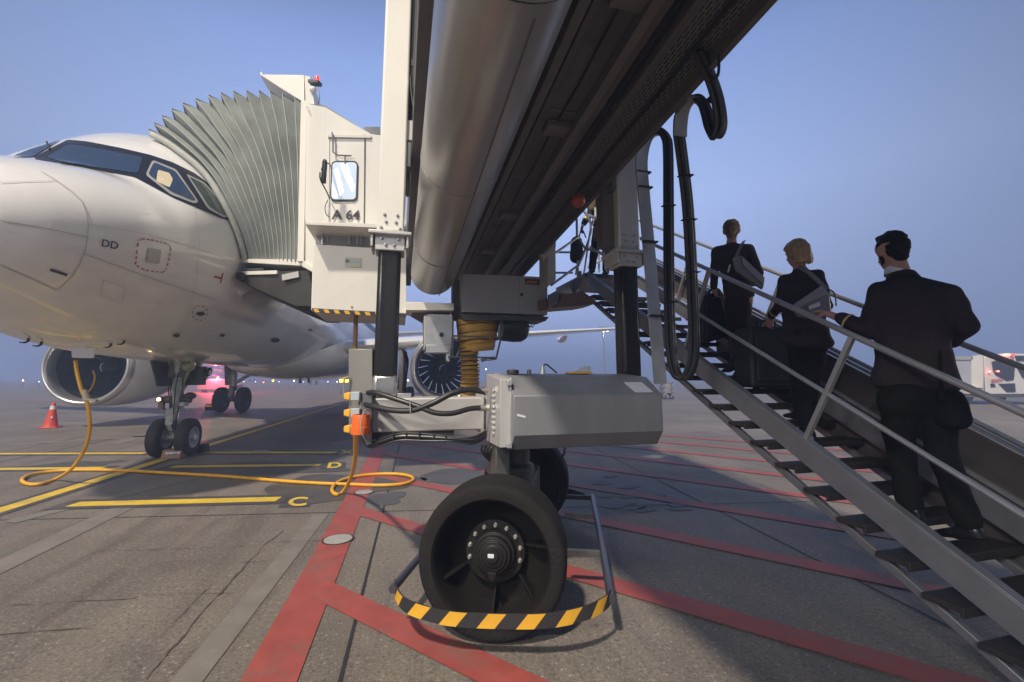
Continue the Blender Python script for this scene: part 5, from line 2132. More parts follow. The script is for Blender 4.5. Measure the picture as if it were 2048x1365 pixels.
def hull_ell(bm, ells, n_=8):
    """Convex hull of a few ellipsoids (centre, radius or radii)."""
    vs = []
    for c, r in ells:
        rx, ry, rz = (r, r, r) if not isinstance(r, (tuple, list)) else r
        for i in range(n_ + 1):
            ph = math.pi * i / n_
            m = 1 if i in (0, n_) else n_ * 2
            for j in range(m):
                th = 2 * math.pi * j / m
                vs.append(bm.verts.new(V(c) + V((rx * math.sin(ph) * math.cos(th), ry * math.sin(ph) * math.sin(th), rz * math.cos(ph)))))
    r_ = bmesh.ops.convex_hull(bm, input=vs)
    junk = set(g_ for g_ in r_['geom_interior'] if isinstance(g_, bmesh.types.BMVert))
    junk |= set(g_ for g_ in r_['geom_unused'] if isinstance(g_, bmesh.types.BMVert))
    bmesh.ops.delete(bm, geom=[v for v in junk if v.is_valid], context='VERTS')


def solid(name, prims, voxel, mat, parent, smooth_it=4, cut=None, folds=0.0, fscale=6.0):
    """Many convex pieces fused into one continuous smooth surface."""
    me = bpy.data.meshes.new('tmp')
    all_bm = bmesh.new()
    for p in prims:
        b2 = bmesh.new()
        hull_ell(b2, p)
        t_ = bpy.data.meshes.new('t')
        b2.to_mesh(t_)
        b2.free()
        all_bm.from_mesh(t_)
        bpy.data.meshes.remove(t_)
    bmesh.ops.recalc_face_normals(all_bm, faces=all_bm.faces)
    all_bm.to_mesh(me)
    all_bm.free()
    o = bpy.data.objects.new('tmp', me)
    col.objects.link(o)
    rm = o.modifiers.new('r', 'REMESH')
    rm.mode = 'VOXEL'
    rm.voxel_size = voxel
    sm = o.modifiers.new('s', 'SMOOTH')
    sm.factor = 0.5
    sm.iterations = smooth_it
    dg = bpy.context.evaluated_depsgraph_get()
    dg.update()
    m2 = bpy.data.meshes.new_from_object(o.evaluated_get(dg))
    bpy.data.objects.remove(o)
    bpy.data.meshes.remove(me)
    if folds:
        for v in m2.vertices:
            q = v.co
            f_ = noise.noise(V((q.x * fscale, q.y * fscale, q.z * fscale * 1.9)))
            f2 = noise.noise(V((q.x * fscale * .6 + 9, q.y * fscale * .6, q.z * fscale * 2.6)))
            v.co = q + v.normal * ((f_ + 0.6 * f2) * folds)
    mb = MB()
    mb.bm.from_mesh(m2)
    mb.mats = [mat]
    bpy.data.meshes.remove(m2)
    for f in mb.bm.faces:
        f.material_index = 0
    return mb.build(name, parent, smooth=80)


def head_prims(c, fwd, up, s=1.0):
    """Skull, jaw, nose, ears and neck root as ellipsoid hulls about the head centre."""
    fwd, up = V(fwd).normalized(), V(up).normalized()
    rt_ = fwd.cross(up).normalized()
    up = rt_.cross(fwd)

    def h_(x, y, z):
        return V(c) + (rt_ * x + fwd * y + up * z) * s

    pr_ = [[(h_(0, -0.015, 0.035), 0.078 * s), (h_(0, 0.025, 0.03), 0.070 * s), (h_(0, 0.0, 0.0), 0.070 * s)],
           [(h_(0, 0.03, 0.02), 0.060 * s), (h_(0, 0.048, -0.075), 0.034 * s), (h_(0.028, 0.02, -0.06), 0.028 * s), (h_(-0.028, 0.02, -0.06), 0.028 * s)],
           [(h_(0, 0.088, 0.01), 0.010 * s), (h_(0, 0.104, -0.024), 0.012 * s), (h_(0.012, 0.086, -0.026), 0.010 * s), (h_(-0.012, 0.086, -0.026), 0.010 * s)],
           [(h_(0.018, 0.082, -0.056), 0.009 * s), (h_(-0.018, 0.082, -0.056), 0.009 * s), (h_(0, 0.088, -0.058), 0.010 * s)]]
    for x in (1, -1):
        pr_.append([(h_(x * 0.078, -0.008, 0.018), 0.013 * s), (h_(x * 0.080, -0.014, -0.002), 0.014 * s), (h_(x * 0.074, -0.002, -0.026), 0.010 * s)])
        pr_.append([(h_(x * 0.030, 0.074, 0.022), 0.012 * s), (h_(x * 0.042, 0.066, 0.024), 0.010 * s)])
    return pr_, h_


def hand_prims(w, dirv, palm, thumb, curl=0.5, s=1.0):
    """Palm, four bent fingers and a thumb: wrist point, pointing direction, palm normal, thumb side."""
    d = V(dirv).normalized()
    p = V(palm).normalized()
    t = V(thumb).normalized()
    pr_ = [[(V(w), 0.024 * s), (V(w) + d * 0.035 * s + t * 0.018 * s, 0.019 * s), (V(w) + d * 0.035 * s - t * 0.018 * s, 0.017 * s), (V(w) + d * 0.078 * s + t * 0.026 * s, 0.014 * s), (V(w) + d * 0.072 * s - t * 0.028 * s, 0.012 * s)]]
    for off, ln in ((0.027, 0.92), (0.009, 1.0), (-0.010, 0.93), (-0.027, 0.76)):
        b_ = V(w) + d * (0.080 * s) + t * (off * s)
        a_ = 0.0
        for q, (seg, r_) in enumerate(((0.038, .0095), (0.026, .0085), (0.020, .0078))):
            a_ += curl * (0.55 if q == 0 else 0.8)
            e_ = b_ + (d * math.cos(a_) + p * math.sin(a_)) * (seg * ln * s)
            pr_.append([(b_, r_ * s), (e_, r_ * 0.93 * s)])
            b_ = e_
    b_ = V(w) + d * 0.025 * s + t * 0.026 * s
    m_ = b_ + (d * 0.7 + t * 0.75 + p * 0.35).normalized() * 0.036 * s
    e_ = m_ + (d * 0.8 + t * 0.2 + p * 0.75).normalized() * 0.030 * s
    pr_.append([(b_, 0.013 * s), (m_, 0.0105 * s)])
    pr_.append([(m_, 0.0105 * s), (e_, 0.0088 * s)])
    return pr_


def cap(a, ra, b_, rb):
    return [(V(a), ra), (V(b_), rb)]


def shoe_prims(ankle, fwd, heel=0.0, L=0.25):
    f = V(fwd).normalized()
    s = V((f.y, -f.x, 0))
    a = V(ankle)
    pr_ = [[(a + UP * 0.0, 0.042), (a - UP * 0.045 - f * 0.03, 0.040), (a - UP * 0.055 + f * 0.06, 0.036)],
           [(a - UP * (0.055 + heel) + f * (L * 0.30), (0.040, 0.040, 0.028)), (a - UP * (0.062 + heel) + f * (L * 0.56), (0.032, 0.032, 0.018)), (a - UP * 0.05, 0.036)]]
    if heel:
        pr_.append([(a - UP * 0.05 - f * 0.045, 0.02), (a - UP * (0.075 + heel) - f * 0.05, 0.011)])
    else:
        pr_.append([(a - UP * 0.07 - f * 0.045, (0.034, 0.034, 0.015)), (a - UP * 0.072 + f * 0.02, (0.034, 0.034, 0.012))])
    return pr_


# --- the man holding the rail
man = thing('person', at(1850, 1040, 2.85), 'man in a dark suit jacket with gold cuff braid holding the stair handrail', 'person', 'people climbing the stairs')
hd_c = at(1784, 503, 3.0)
neck_b = at(1800, 553, 2.97)
Lsh, Rsh = at(1760, 585, 3.03), at(1896, 590, 2.78)
Lel, Rel = at(1738, 664, 3.05), at(1936, 655, 2.70)
Lwr, Rwr = at(1672, 634, 3.22), at(1892, 690, 3.10)
pel = at(1832, 790, 2.90)
che = at(1825, 625, 2.93)
Lhp, Rhp = at(1795, 800, 2.93), at(1868, 800, 2.87)
Lkn, Rkn = at(1800, 900, 3.03), at(1886, 912, 2.88)
Lan, Ran = at(1818, 1000, 2.92), at(1935, 1040, 2.66)
hf = V((0.06, 0.99, -0.06))
hp, H_ = head_prims(hd_c, hf, (0.02, 0.08, 1), 1.10)
prims = hp + [cap(hd_c - UP * 0.05 - V((0, .02, 0)), 0.056, neck_b, 0.066)]
prims += [[(che + V((.02, .02, .0)), (0.09, 0.07, 0.16)), (pel, (0.10, 0.08, 0.09))], cap(Lsh, .05, Lel, .04), cap(Lel, .04, Lwr, .027), cap(Rsh, .05, Rel, .04), cap(Rel, .04, Rwr, .027)]
prims += [cap(Lhp, .075, Lkn, .052), cap(Lkn, .05, Lan, .034), cap(Rhp, .075, Rkn, .052), cap(Rkn, .05, Ran, .034), [(Lsh, .045), (Rsh, .045), (che + V((.02, .02, .04)), .07)]]
railP = Sp(0, 0, 0)
hw = at(1656, 628, 3.26)
prims += [cap(Lwr, .027, hw, .025)]
prims += hand_prims(hw, (at(1628, 621, 3.36) - hw), V((0.25, 0.1, -1)), V((-0.5, -0.75, -0.15)), 0.55, 1.0)
prims += hand_prims(Rwr, V((-0.6, 0.7, 0.1)), V((-0.3, -0.3, -1)), V((0, 0, 1)), 0.6)
mb_ = solid('body', prims, 0.0068, skin, man, 5)
jk = [[(at(1781, 612, 3.0), 0.115), (at(1866, 614, 2.84), 0.115), (at(1788, 690, 2.99), 0.098), (at(1858, 690, 2.85), 0.098)], [(at(1788, 690, 2.99), 0.098), (at(1858, 690, 2.85), 0.098), (at(1784, 762, 2.98), (.112, .112, .07)), (at(1874, 766, 2.82), (.112, .112, .07))],
      [(Lsh, .070), (Rsh, .070), (at(1815, 568, 2.95), .074), (che, .1)], [(neck_b - UP * .0, (.075, .075, .03)), (at(1815, 575, 2.95), .1)],
      cap(Lsh, .075, Lel, .058), cap(Lel, .060, at(1683, 638, 3.18), .047), cap(Rsh, .072, Rel, .056), cap(Rel, .056, at(1900, 684, 3.06), .05)]
jo = solid('jacket', jk, 0.011, cloth, man, 4, folds=0.013, fscale=5)
k = MB()
cpt = at(1684, 638, 3.175)
dcf = (Lwr - Lel).normalized()
k.lathe(cpt - dcf * 0.05, dcf, [(0, 0.054), (0.0, 0.058), (0.012, 0.0575), (0.012, 0.053)], gold, 28)
k.build('cuff_braid', jo)
k = MB()
k.lathe(neck_b + UP * 0.015 + V((-.008, .01, 0)), (hd_c - neck_b) + V((0.03, 0, 0)), [(0, 0.072), (0.045, 0.066), (0.05, 0.064), (0.045, 0.060), (0, 0.064)], shirt, 28)
k.build('shirt_collar', man)
k = MB()
k.lathe(neck_b - UP * 0.03 + V((0.008, -.008, 0)), (hd_c - neck_b) + V((0.03, 0, 0)), [(0, 0.098), (0.045, 0.076), (0.05, 0.073), (0.045, 0.066), (0, 0.08)], cloth, 28)
k.build('jacket_collar', jo)
tr = [[(pel, (0.155, 0.13, 0.09)), (pel + UP * .08, (.11, .09, .05)), (Lhp, .106), (Rhp, .104)], cap(Lhp, .108, Lkn, .080), cap(Lkn, .080, Lan - UP * .02, .068), cap(Rhp, .106, Rkn, .080), cap(Rkn, .080, Ran - UP * .01, .066)]
solid('trousers', tr, 0.012, trouserM, man, 4, folds=0.012, fscale=5)
for a_, f_ in ((Lan, (-0.30, 0.95, 0)), (Ran, (-0.25, 0.95, -0.25))):
    solid('shoe', shoe_prims(a_ - UP * 0.02, f_, 0, 0.29), 0.009, shoeM, man, 3)
hr = [[(H_(0, -0.022, 0.052), 0.082), (H_(0, 0.03, 0.075), 0.060), (H_(0, -0.035, 0.0), 0.074)], [(H_(0, -0.055, -0.045), 0.050), (H_(0, -0.05, 0.02), 0.070)], [(H_(0.072, 0.012, 0.03), .013), (H_(0.072, -0.005, 0.045), .02)], [(H_(-0.072, 0.012, 0.03), .013), (H_(-0.072, -0.005, 0.045), .02)],
      [(H_(-.03, .06, .10), .018), (H_(.04, .05, .105), .018), (H_(0, 0, .12), .02)]]
solid('hair', hr, 0.008, hairBlack, man, 2, folds=0.006, fscale=26)
bd = [[(H_(0, 0.056, -0.082), 0.026), (H_(0.040, 0.02, -0.060), 0.024), (H_(-0.040, 0.02, -0.060), 0.024)], [(H_(0.064, 0.012, -0.01), .010), (H_(0.054, 0.014, -0.05), .016)], [(H_(-0.064, 0.012, -0.01), .010), (H_(-0.054, 0.014, -0.05), .016)], [(H_(0.02, .09, -.043), .008), (H_(-0.02, .09, -.043), .008)]]
solid('beard', bd, 0.007, hairBlack, man, 2, folds=0.003, fscale=40)
k = MB()
for x in (.031, -.031):
    k.ball(H_(x, .079, .021), .010, pmat('eye', (0.5, 0.5, 0.5), 0.2), 8)
    k.ball(H_(x, .0865, .021), .0052, letter, 6)
k.build('eyes', mb_)


def rbox(name, c, sz, rotm, m, parent, bev=0.02):
    k = MB()
    k.box(c, sz, m, rotm)
    o = k.build(name, parent, bevel=bev)
    o.modifiers['bevel'].segments = 4
    return o


SR = Matrix.Rotation(SA, 3, 'Z')
bag3 = thing('shoulder_bag', at(1902, 865, 2.72), 'soft black bag hanging at the hip of the man on the stairs', 'bag')
solid('bag_body', [[(at(1893, 790, 2.76), (0.06, 0.10, 0.04)), (at(1902, 835, 2.76), (0.075, 0.12, 0.08))]], 0.012, trouserM, bag3, 4, folds=0.006)
k = MB()
k.tube(pxpath([(1884, 800, 2.69), (1880, 700, 2.76), (1882, 600, 2.82)], 5), 0.010, trouserM, 8)
k.build('strap', bag3)

# --- woman with the blond bob
w2 = thing('person', at(1610, 880, 3.8), 'woman with a blond bob in a dark jacket and trousers carrying a large suitcase upstairs', 'person', 'people climbing the stairs')
hd_c = at(1594, 508, 3.86)
neck_b = at(1601, 543, 3.85)
Lsh, Rsh = at(1572, 562, 3.92), at(1634, 553, 3.80)
Lel, Rel = at(1560, 610, 4.02), at(1652, 612, 3.74)
Lwr, Rwr = at(1541, 636, 4.22), at(1626, 612, 3.98)
che, pel = at(1606, 590, 3.84), at(1614, 668, 3.82)
Lhp, Rhp = at(1597, 680, 3.86), at(1634, 680, 3.80)
Lkn, Rkn = at(1598, 752, 3.98), at(1622, 762, 3.88)
Lan, Ran = at(1600, 815, 3.92), at(1612, 850, 3.72)
hf = V((-0.28, 0.96, -0.10))
hp, H_ = head_prims(hd_c, hf, (-0.05, 0.05, 1), 0.98)
prims = hp + [cap(hd_c - UP * 0.05, 0.046, neck_b, 0.056), [(che, (0.07, 0.06, 0.13)), (pel, (0.09, 0.07, 0.08))], cap(Lsh, .04, Lel, .034), cap(Lel, .034, Lwr, .022), cap(Rsh, .04, Rel, .034), cap(Rel, .034, Rwr, .022), [(Lsh, .035), (Rsh, .035), (che + UP * .05, .05)],
              cap(Lhp, .07, Lkn, .048), cap(Lkn, .045, Lan, .030), cap(Rhp, .07, Rkn, .048), cap(Rkn, .045, Ran, .030)]
prims += hand_prims(Lwr, V((-0.28, -0.05, -1)), V((0.6, 0.7, -0.2)), V((-0.4, 0.7, 0)), 0.95, 0.92)
prims += hand_prims(Rwr, V((-0.4, 0.8, -0.2)), V((-0.2, -0.3, -1)), V((-0.5, 0, 0.6)), 0.7, 0.92)
mb_ = solid('body', prims, 0.007, skin, w2, 5)
jk = [[(at(1585, 580, 3.90), 0.098), (at(1620, 576, 3.80), 0.100), (at(1590, 640, 3.88), 0.10), (at(1624, 640, 3.78), 0.105)], [(at(1590, 640, 3.88), 0.10), (at(1624, 640, 3.78), 0.105), (at(1592, 685, 3.87), (.115, .115, .06)), (at(1634, 688, 3.76), (.12, .12, .06))], [(Lsh, .060), (Rsh, .062), (at(1602, 558, 3.86), .07), (che, .09)],
      [(neck_b + UP * .01, (.06, .06, .03)), (at(1603, 562, 3.85), .08)], cap(Lsh, .062, Lel, .050), cap(Lel, .050, at(1544, 632, 4.18), .040), cap(Rsh, .062, Rel, .050), cap(Rel, .05, at(1632, 612, 3.95), .04)]
jo = solid('jacket', jk, 0.011, cloth, w2, 4, folds=0.010, fscale=6)
k = MB()
dcf = (Lwr - Lel).normalized()
k.lathe(at(1549, 627, 4.13) - dcf * 0.02, dcf, [(0, 0.045), (0, 0.048), (0.010, 0.0475), (0.010, 0.044)], gold, 24)
k.build('cuff_braid', jo)
tr = [[(pel, (0.15, 0.11, 0.09)), (pel + UP * .07, (.10, .08, .05)), (Lhp, .092), (Rhp, .092)], cap(Lhp, .092, Lkn, .066), cap(Lkn, .066, Lan - UP * .01, .055), cap(Rhp, .092, Rkn, .066), cap(Rkn, .066, Ran - UP * .01, .055)]
solid('trousers', tr, 0.012, trouserM, w2, 5, folds=0.006)
for a_ in (Lan, Ran):
    solid('shoe', shoe_prims(a_ - UP * .02, (-0.3, 0.95, 0), 0, 0.25), 0.009, shoeM, w2, 3)
hr = [[(H_(0, -0.02, 0.05), 0.088), (H_(0, 0.02, 0.06), 0.072), (H_(0, -0.03, 0.0), 0.085)], [(H_(0.062, -0.035, 0.02), .035), (H_(0.066, -0.035, -0.085), .026), (H_(0.03, -0.085, -0.09), .028), (H_(0.02, -0.075, 0.02), .04)],
      [(H_(-0.062, -0.04, 0.02), .035), (H_(-0.066, -0.045, -0.085), .024), (H_(-0.03, -0.088, -0.092), .028), (H_(-0.02, -0.075, 0.02), .04)], [(H_(0, -0.095, -0.095), .026), (H_(0, -0.08, 0.03), .05), (H_(0.05, -.07, -.09), .022), (H_(-0.05, -.07, -.09), .022)],
      [(H_(.045, .055, .07), .028), (H_(-.05, .05, .065), .028), (H_(0, .045, .10), .03)]]
solid('hair', hr, 0.008, hairBlond, w2, 3, folds=0.005, fscale=22)
k = MB()
for x in (.031, -.031):
    k.ball(H_(x, .078, .021), .009, MATS['eye'], 8)
    k.ball(H_(x, .084, .021), .0048, letter, 6)
k.build('eyes', mb_)
# her bag
bg2 = thing('shoulder_bag', at(1620, 640, 3.68), 'flat light grey shoulder bag worn at the hip of the blond woman', 'bag')
k = MB()
bq = [(1589, 612), (1648, 573), (1660, 588), (1664, 622), (1640, 640), (1598, 634)]
k.prism([at(x, y, 3.66) for x, y in bq], V((0.02, 0.07, 0)), bagM)
bdy = k.build('bag_body', bg2, bevel=0.014)
k = MB()
k.prism([at(x, y, 3.645) for x, y in ((1583, 612), (1645, 570), (1657, 588), (1620, 604), (1590, 622))], V((0.005, 0.018, 0)), bagflap)
k.prism([at(x, y, 3.635) for x, y in ((1617, 612), (1640, 603), (1642, 612), (1619, 620))], V((0.002, 0.01, 0)), labelM)
k.build('flap', bdy, bevel=0.005)
k = MB()
sp = pxpath([(1655, 580, 3.66), (1643, 568, 3.67), (1626, 552, 3.70), (1610, 540, 3.74), (1598, 533, 3.80)], 5)
rows = [[p + V((0.014, 0, .012)), p - V((0.014, 0, .012)), p - V((0.014, -.012, .012)), p + V((0.014, .012, .012))] for p in sp]
k.grid(rows, bagM, closed=True)
k.build('strap', bg2)
k = MB()
k.tube(pxpath([(1656, 578, 3.66), (1668, 586, 3.64), (1672, 602, 3.64), (1672, 612, 3.64)], 5), 0.006, blackm, 8)
k.build('loose_strap', bg2)
# suitcases


def suitcase(px, lab, m, pts, Y, depth, hpts, soft=True):
    t_ = thing('suitcase', at(px[0], px[1], Y), lab, 'suitcase', 'suitcases carried up the stairs')
    k = MB()
    k.prism([at(x, y, Y) for x, y in round_poly(pts, 9)], SH * depth, m)
    bdy = k.build('case_body', t_, bevel=0.02)
    k = MB()
    c_ = [V((sum(p[0] for p in pts) / len(pts), sum(p[1] for p in pts) / len(pts)))] * 4
    inn = [tuple(V(p).lerp(c_[0], 0.18)) for p in pts]
    k.prism([at(x, y, Y - 0.004) for x, y in round_poly(inn, 7)], -SH * 0.022, m)
    k.build('front_pocket', bdy, bevel=0.008)
    k = MB()
    k.tube(pxpath([(x, y, Y + depth * .5) for x, y in hpts], 5), 0.013, blackpl, 8)
    k.build('carry_handle', bdy)
    for q in (pts[2], pts[3]):
        k = MB()
        c0 = at(q[0] + (-7 if q is pts[2] else 7), q[1] + 2, Y + depth * .4)
        k.lathe(c0 - SX * 0.015, SX, [(0, 0), (0, .028), (.03, .028), (.03, 0)], rubber, 14)
        k.build('wheel', bdy)
    return t_, bdy


s2, _ = suitcase((1555, 775), 'large black fabric suitcase held by the blond woman', caseM, [(1500, 654), (1590, 652), (1600, 774), (1505, 776)], 4.22, 0.22, [(1515, 654), (1519, 644), (1534, 642), (1548, 645), (1552, 653)])
# --- woman with the ponytail
w1p = thing('person', at(1470, 765, 4.6), 'woman with auburn hair tied back, dark jacket and skirt, grey bag at her back', 'person', 'people climbing the stairs')
hd_c = at(1463, 463, 4.66)
neck_b = at(1463, 489, 4.64)
Lsh, Rsh = at(1435, 503, 4.68), at(1497, 500, 4.60)
Lel, Rel = at(1428, 545, 4.75), at(1517, 545, 4.58)
Lwr, Rwr = at(1428, 577, 4.84), at(1514, 568, 4.78)
che, pel = at(1465, 525, 4.64), at(1478, 588, 4.62)
Lhp, Rhp = at(1466, 600, 4.64), at(1492, 600, 4.60)
Lkn, Rkn = at(1466, 670, 4.74), at(1480, 680, 4.66)
Lan, Ran = at(1466, 722, 4.70), at(1478, 744, 4.55)
hf = V((0.36, 0.93, -0.05))
hp, H_ = head_prims(hd_c, hf, (0.0, 0.05, 1), 0.98)
prims = hp + [cap(hd_c - UP * 0.05, 0.044, neck_b, 0.054), [(che, (0.07, 0.06, 0.13)), (pel, (0.09, 0.07, 0.08))], cap(Lsh, .04, Lel, .034), cap(Lel, .034, Lwr, .022), cap(Rsh, .04, Rel, .034), cap(Rel, .034, Rwr, .022), [(Lsh, .035), (Rsh, .035), (che + UP * .05, .05)],
              cap(Lhp, .07, Lkn, .046), cap(Rhp, .07, Rkn, .046)]
prims += [cap(Lkn, .040, Lan, .026), cap(Rkn, .040, Ran, .026)]
prims += hand_prims(Lwr, V((0.12, -0.05, -1)), V((0.9, 0.3, -0.1)), V((-0.2, 0.9, 0)), 0.95, 0.92)
prims += hand_prims(Rwr, V((-0.5, 0.8, 0.2)), V((-0.2, -0.3, -1)), V((-0.3, 0, 0.9)), 0.7, 0.92)
solid('body', prims, 0.0075, skin, w1p, 5)
jk = [[(at(1464, 515, 4.64), (0.145, 0.10, 0.12)), (at(1470, 556, 4.63), (0.138, 0.10, 0.08))], [(at(1470, 556, 4.63), (0.138, 0.10, 0.08)), (at(1478, 592, 4.62), (0.155, 0.115, 0.05))], [(Lsh, .060), (Rsh, .062), (at(1464, 499, 4.64), .066), (che, .08)],
      [(neck_b + UP * .005, (.056, .056, .02)), (at(1464, 503, 4.64), .08)], cap(Lsh, .062, Lel, .048), cap(Lel, .048, at(1428, 573, 4.82), .040), cap(Rsh, .062, Rel, .050), cap(Rel, .05, at(1514, 568, 4.74), .04)]
jo = solid('jacket', jk, 0.011, cloth, w1p, 4, folds=0.009, fscale=6)
k = MB()
k.lathe(at(1428, 566, 4.81), V((0, 0, -1)), [(0, 0.043), (0, 0.046), (0.010, 0.0455), (0.010, 0.042)], gold, 24)
k.build('cuff_braid', jo)
solid('skirt', [[(pel, (0.145, 0.11, 0.08)), (at(1476, 625, 4.64), (0.135, 0.11, 0.06))], [(at(1476, 625, 4.64), (0.135, 0.11, 0.06)), (at(1474, 662, 4.68), (0.115, 0.10, 0.02))]], 0.012, skirtM, w1p, 4, folds=0.004)
solid('tights', [cap(Lkn, .052, Lan, .030), cap(Rkn, .052, Ran, .030), cap(Lhp, .07, Lkn, .052), cap(Rhp, .07, Rkn, .052)], 0.010, tights, w1p, 4)
for a_ in (Lan, Ran):
    solid('shoe', shoe_prims(a_ - UP * .01, (-0.3, 0.95, 0), 0.03, 0.23), 0.008, shoeM, w1p, 2)
hr = [[(H_(0, -0.018, 0.048), 0.086), (H_(0, 0.025, 0.065), 0.068), (H_(0, -0.035, -0.005), 0.076)], [(H_(0, -0.045, -0.045), .05), (H_(0, -0.04, 0), .07)], [(H_(0, -0.075, -0.02), .04), (H_(0, -.05, .03), .06)]]
hw_ = solid('hair', hr, 0.008, hairBrown, w1p, 2, folds=0.006, fscale=24)
solid('ponytail', [[(H_(0, -0.105, 0.015), .026), (H_(0.004, -0.13, -0.03), .034), (H_(0, -0.118, -0.06), .028)], [(H_(0, -0.118, -0.06), .026), (H_(-0.006, -0.108, -0.115), .012)]], 0.007, pmat('light_auburn_hair', (0.24, 0.125, 0.055), 0.45, var=0.4, scale=30, streak=0.15, bump=0.5, bscale=60), hw_, 2, folds=0.005, fscale=30)
bg1 = thing('shoulder_bag', at(1495, 580, 4.42), 'dark grey leather messenger bag hanging on the back of the woman with tied hair', 'bag')
k = MB()
k.prism([at(x, y, 4.44) for x, y in round_poly([(1464, 516), (1482, 510), (1530, 560), (1526, 579), (1470, 541)], 5)], V((0.03, 0.07, 0)), bagM)
bdy = k.build('bag_body', bg1, bevel=0.014)
k = MB()
k.prism([at(x, y, 4.425) for x, y in ((1484, 512), (1530, 556), (1527, 570), (1485, 530))], V((0.004, 0.014, 0)), bagflap)
k.build('flap', bdy, bevel=0.005)
k = MB()
sp = pxpath([(1472, 516, 4.44), (1478, 502, 4.47), (1485, 488, 4.53), (1489, 481, 4.62)], 5)
rows = [[p + V((0.020, 0, .008)), p - V((0.020, 0, .008)), p - V((0.020, -.012, .008)), p + V((0.020, .012, .008))] for p in sp]
k.grid(rows, bagM, closed=True)
k.build('strap', bg1)
k = MB()
k.bar(at(1460, 530, 4.46), at(1456, 545, 4.46), 0.02, 0.01, labelM)
k.build('tag', bdy)
s1, bdy = suitcase((1428, 690), 'small black hard shell suitcase held by the woman with tied hair', caseHard, [(1406, 590), (1440, 584), (1462, 672), (1404, 690)], 4.84, 0.2, [(1418, 587), (1421, 580), (1436, 579), (1440, 585)])
k = MB()
k.prism([at(x, y, 4.82) for x, y in ((1440, 578), (1448, 590), (1466, 660), (1460, 664), (1444, 600))], SH * 0.12, bagM)
k.build('side_stripe', bdy, bevel=0.006)

# --- person on the landing
w4 = thing('person', at(1203, 545, 7.35), 'person in a brown and black jacket standing on the stair landing', 'person', 'people climbing the stairs')
hd_c = at(1208, 330, 7.3)
neck_b = at(1206, 355, 7.3)
Lsh, Rsh = at(1186, 378, 7.32), at(1226, 378, 7.28)
Lel, Rel = at(1181, 425, 7.3), at(1232, 420, 7.25)
Lwr, Rwr = at(1165, 452, 7.18), at(1235, 455, 7.2)
che, pel = at(1206, 400, 7.3), at(1206, 455, 7.3)
Lhp, Rhp = at(1197, 460, 7.3), at(1217, 460, 7.3)
Lkn, Rkn = at(1189, 500, 7.32), at(1213, 502, 7.4)
Lan, Ran = at(1184, 537, 7.25), at(1212, 540, 7.35)
hp, H_ = head_prims(hd_c, V((-0.1, 0.98, 0)), (0, 0, 1), 1.0)
prims = hp + [cap(hd_c - UP * .05, .05, neck_b, .06), [(che, (.15, .1, .19)), (pel, (.14, .1, .1))], cap(Lsh, .05, Lel, .04), cap(Lel, .04, Lwr, .027), cap(Rsh, .05, Rel, .04), cap(Rel, .04, Rwr, .027), cap(Lhp, .08, Lkn, .055), cap(Lkn, .055, Lan, .036), cap(Rhp, .08, Rkn, .055), cap(Rkn, .055, Ran, .036)]
prims += hand_prims(Lwr, V((-0.25, -0.1, -1)), V((.7, .3, -.2)), V((-.3, .8, 0)), .95) + hand_prims(Rwr, V((0, 0, -1)), V((-1, 0, 0)), V((0, 1, 0)), .5)
solid('body', prims, 0.009, skin, w4, 4)
jo = solid('jacket', [[(che, (.19, .13, .17)), (at(1206, 450, 7.3), (.185, .13, .06))], [(Lsh, .075), (Rsh, .075), (neck_b, .07)], cap(Lsh, .078, Lel, .062), cap(Rsh, .078, Rel, .062), cap(Rel, .06, Rwr, .05)], 0.013, cloth, w4, 4, folds=.006)
solid('sleeve', [cap(at(1187, 395, 7.29), .076, at(1184, 420, 7.27), .072)], 0.013, jkBrown, jo, 3)
solid('sleeve', [cap(at(1182, 426, 7.29), .060, at(1168, 447, 7.19), .05)], 0.013, cloth, jo, 3)
k = MB()
dcf = (Lwr - Lel).normalized()
k.lathe(at(1173, 438, 7.24), dcf, [(0, .060), (0, .063), (.045, .060), (.045, .057)], reflM, 20)
k.build('cuff_tape', jo)
k = MB()
k.prism([at(x, y, 7.14) for x, y in ((1189, 415), (1207, 416), (1207, 436), (1189, 433))], SH * .01, labelM)
k.build('white_patch', jo)
solid('trousers', [[(pel, (.16, .12, .08)), (Lhp, .1), (Rhp, .1)], cap(Lhp, .1, Lkn, .075), cap(Lkn, .075, Lan, .062), cap(Rhp, .1, Rkn, .075), cap(Rkn, .075, Ran, .062)], .013, trouserM, w4, 4, folds=.006)
for a_ in (Lan, Ran):
    solid('shoe', shoe_prims(a_ - UP * .0, (-0.3, 0.95, 0)), 0.011, shoeM, w4, 2)
solid('hair', [[(H_(0, -.015, .05), .086), (H_(0, -.03, .0), .075)]], .01, hairBlack, w4, 2)
bg4 = thing('backpack', at(1152, 525, 7.15), 'round black bag with a red handle carried by the person on the landing', 'bag')
solid('bag_body', [[(at(1153, 485, 7.15), (.10, .12, .10)), (at(1153, 515, 7.15), (.115, .12, .10))]], .013, caseM, bg4, 4, folds=.006)
k = MB()
k.tube(pxpath([(1158, 478, 7.12), (1161, 464, 7.12), (1166, 462, 7.12), (1172, 476, 7.12)], 5), .011, pmat('red_handle', (0.25, 0.03, 0.03), 0.5), 8)
k.build('handle', bg4)

# ------------------------------------------------------------------ yellow ground power cable
pw = MB()
gz = 0.032


def gpz(x, y):
    return gp(x, y, gz)


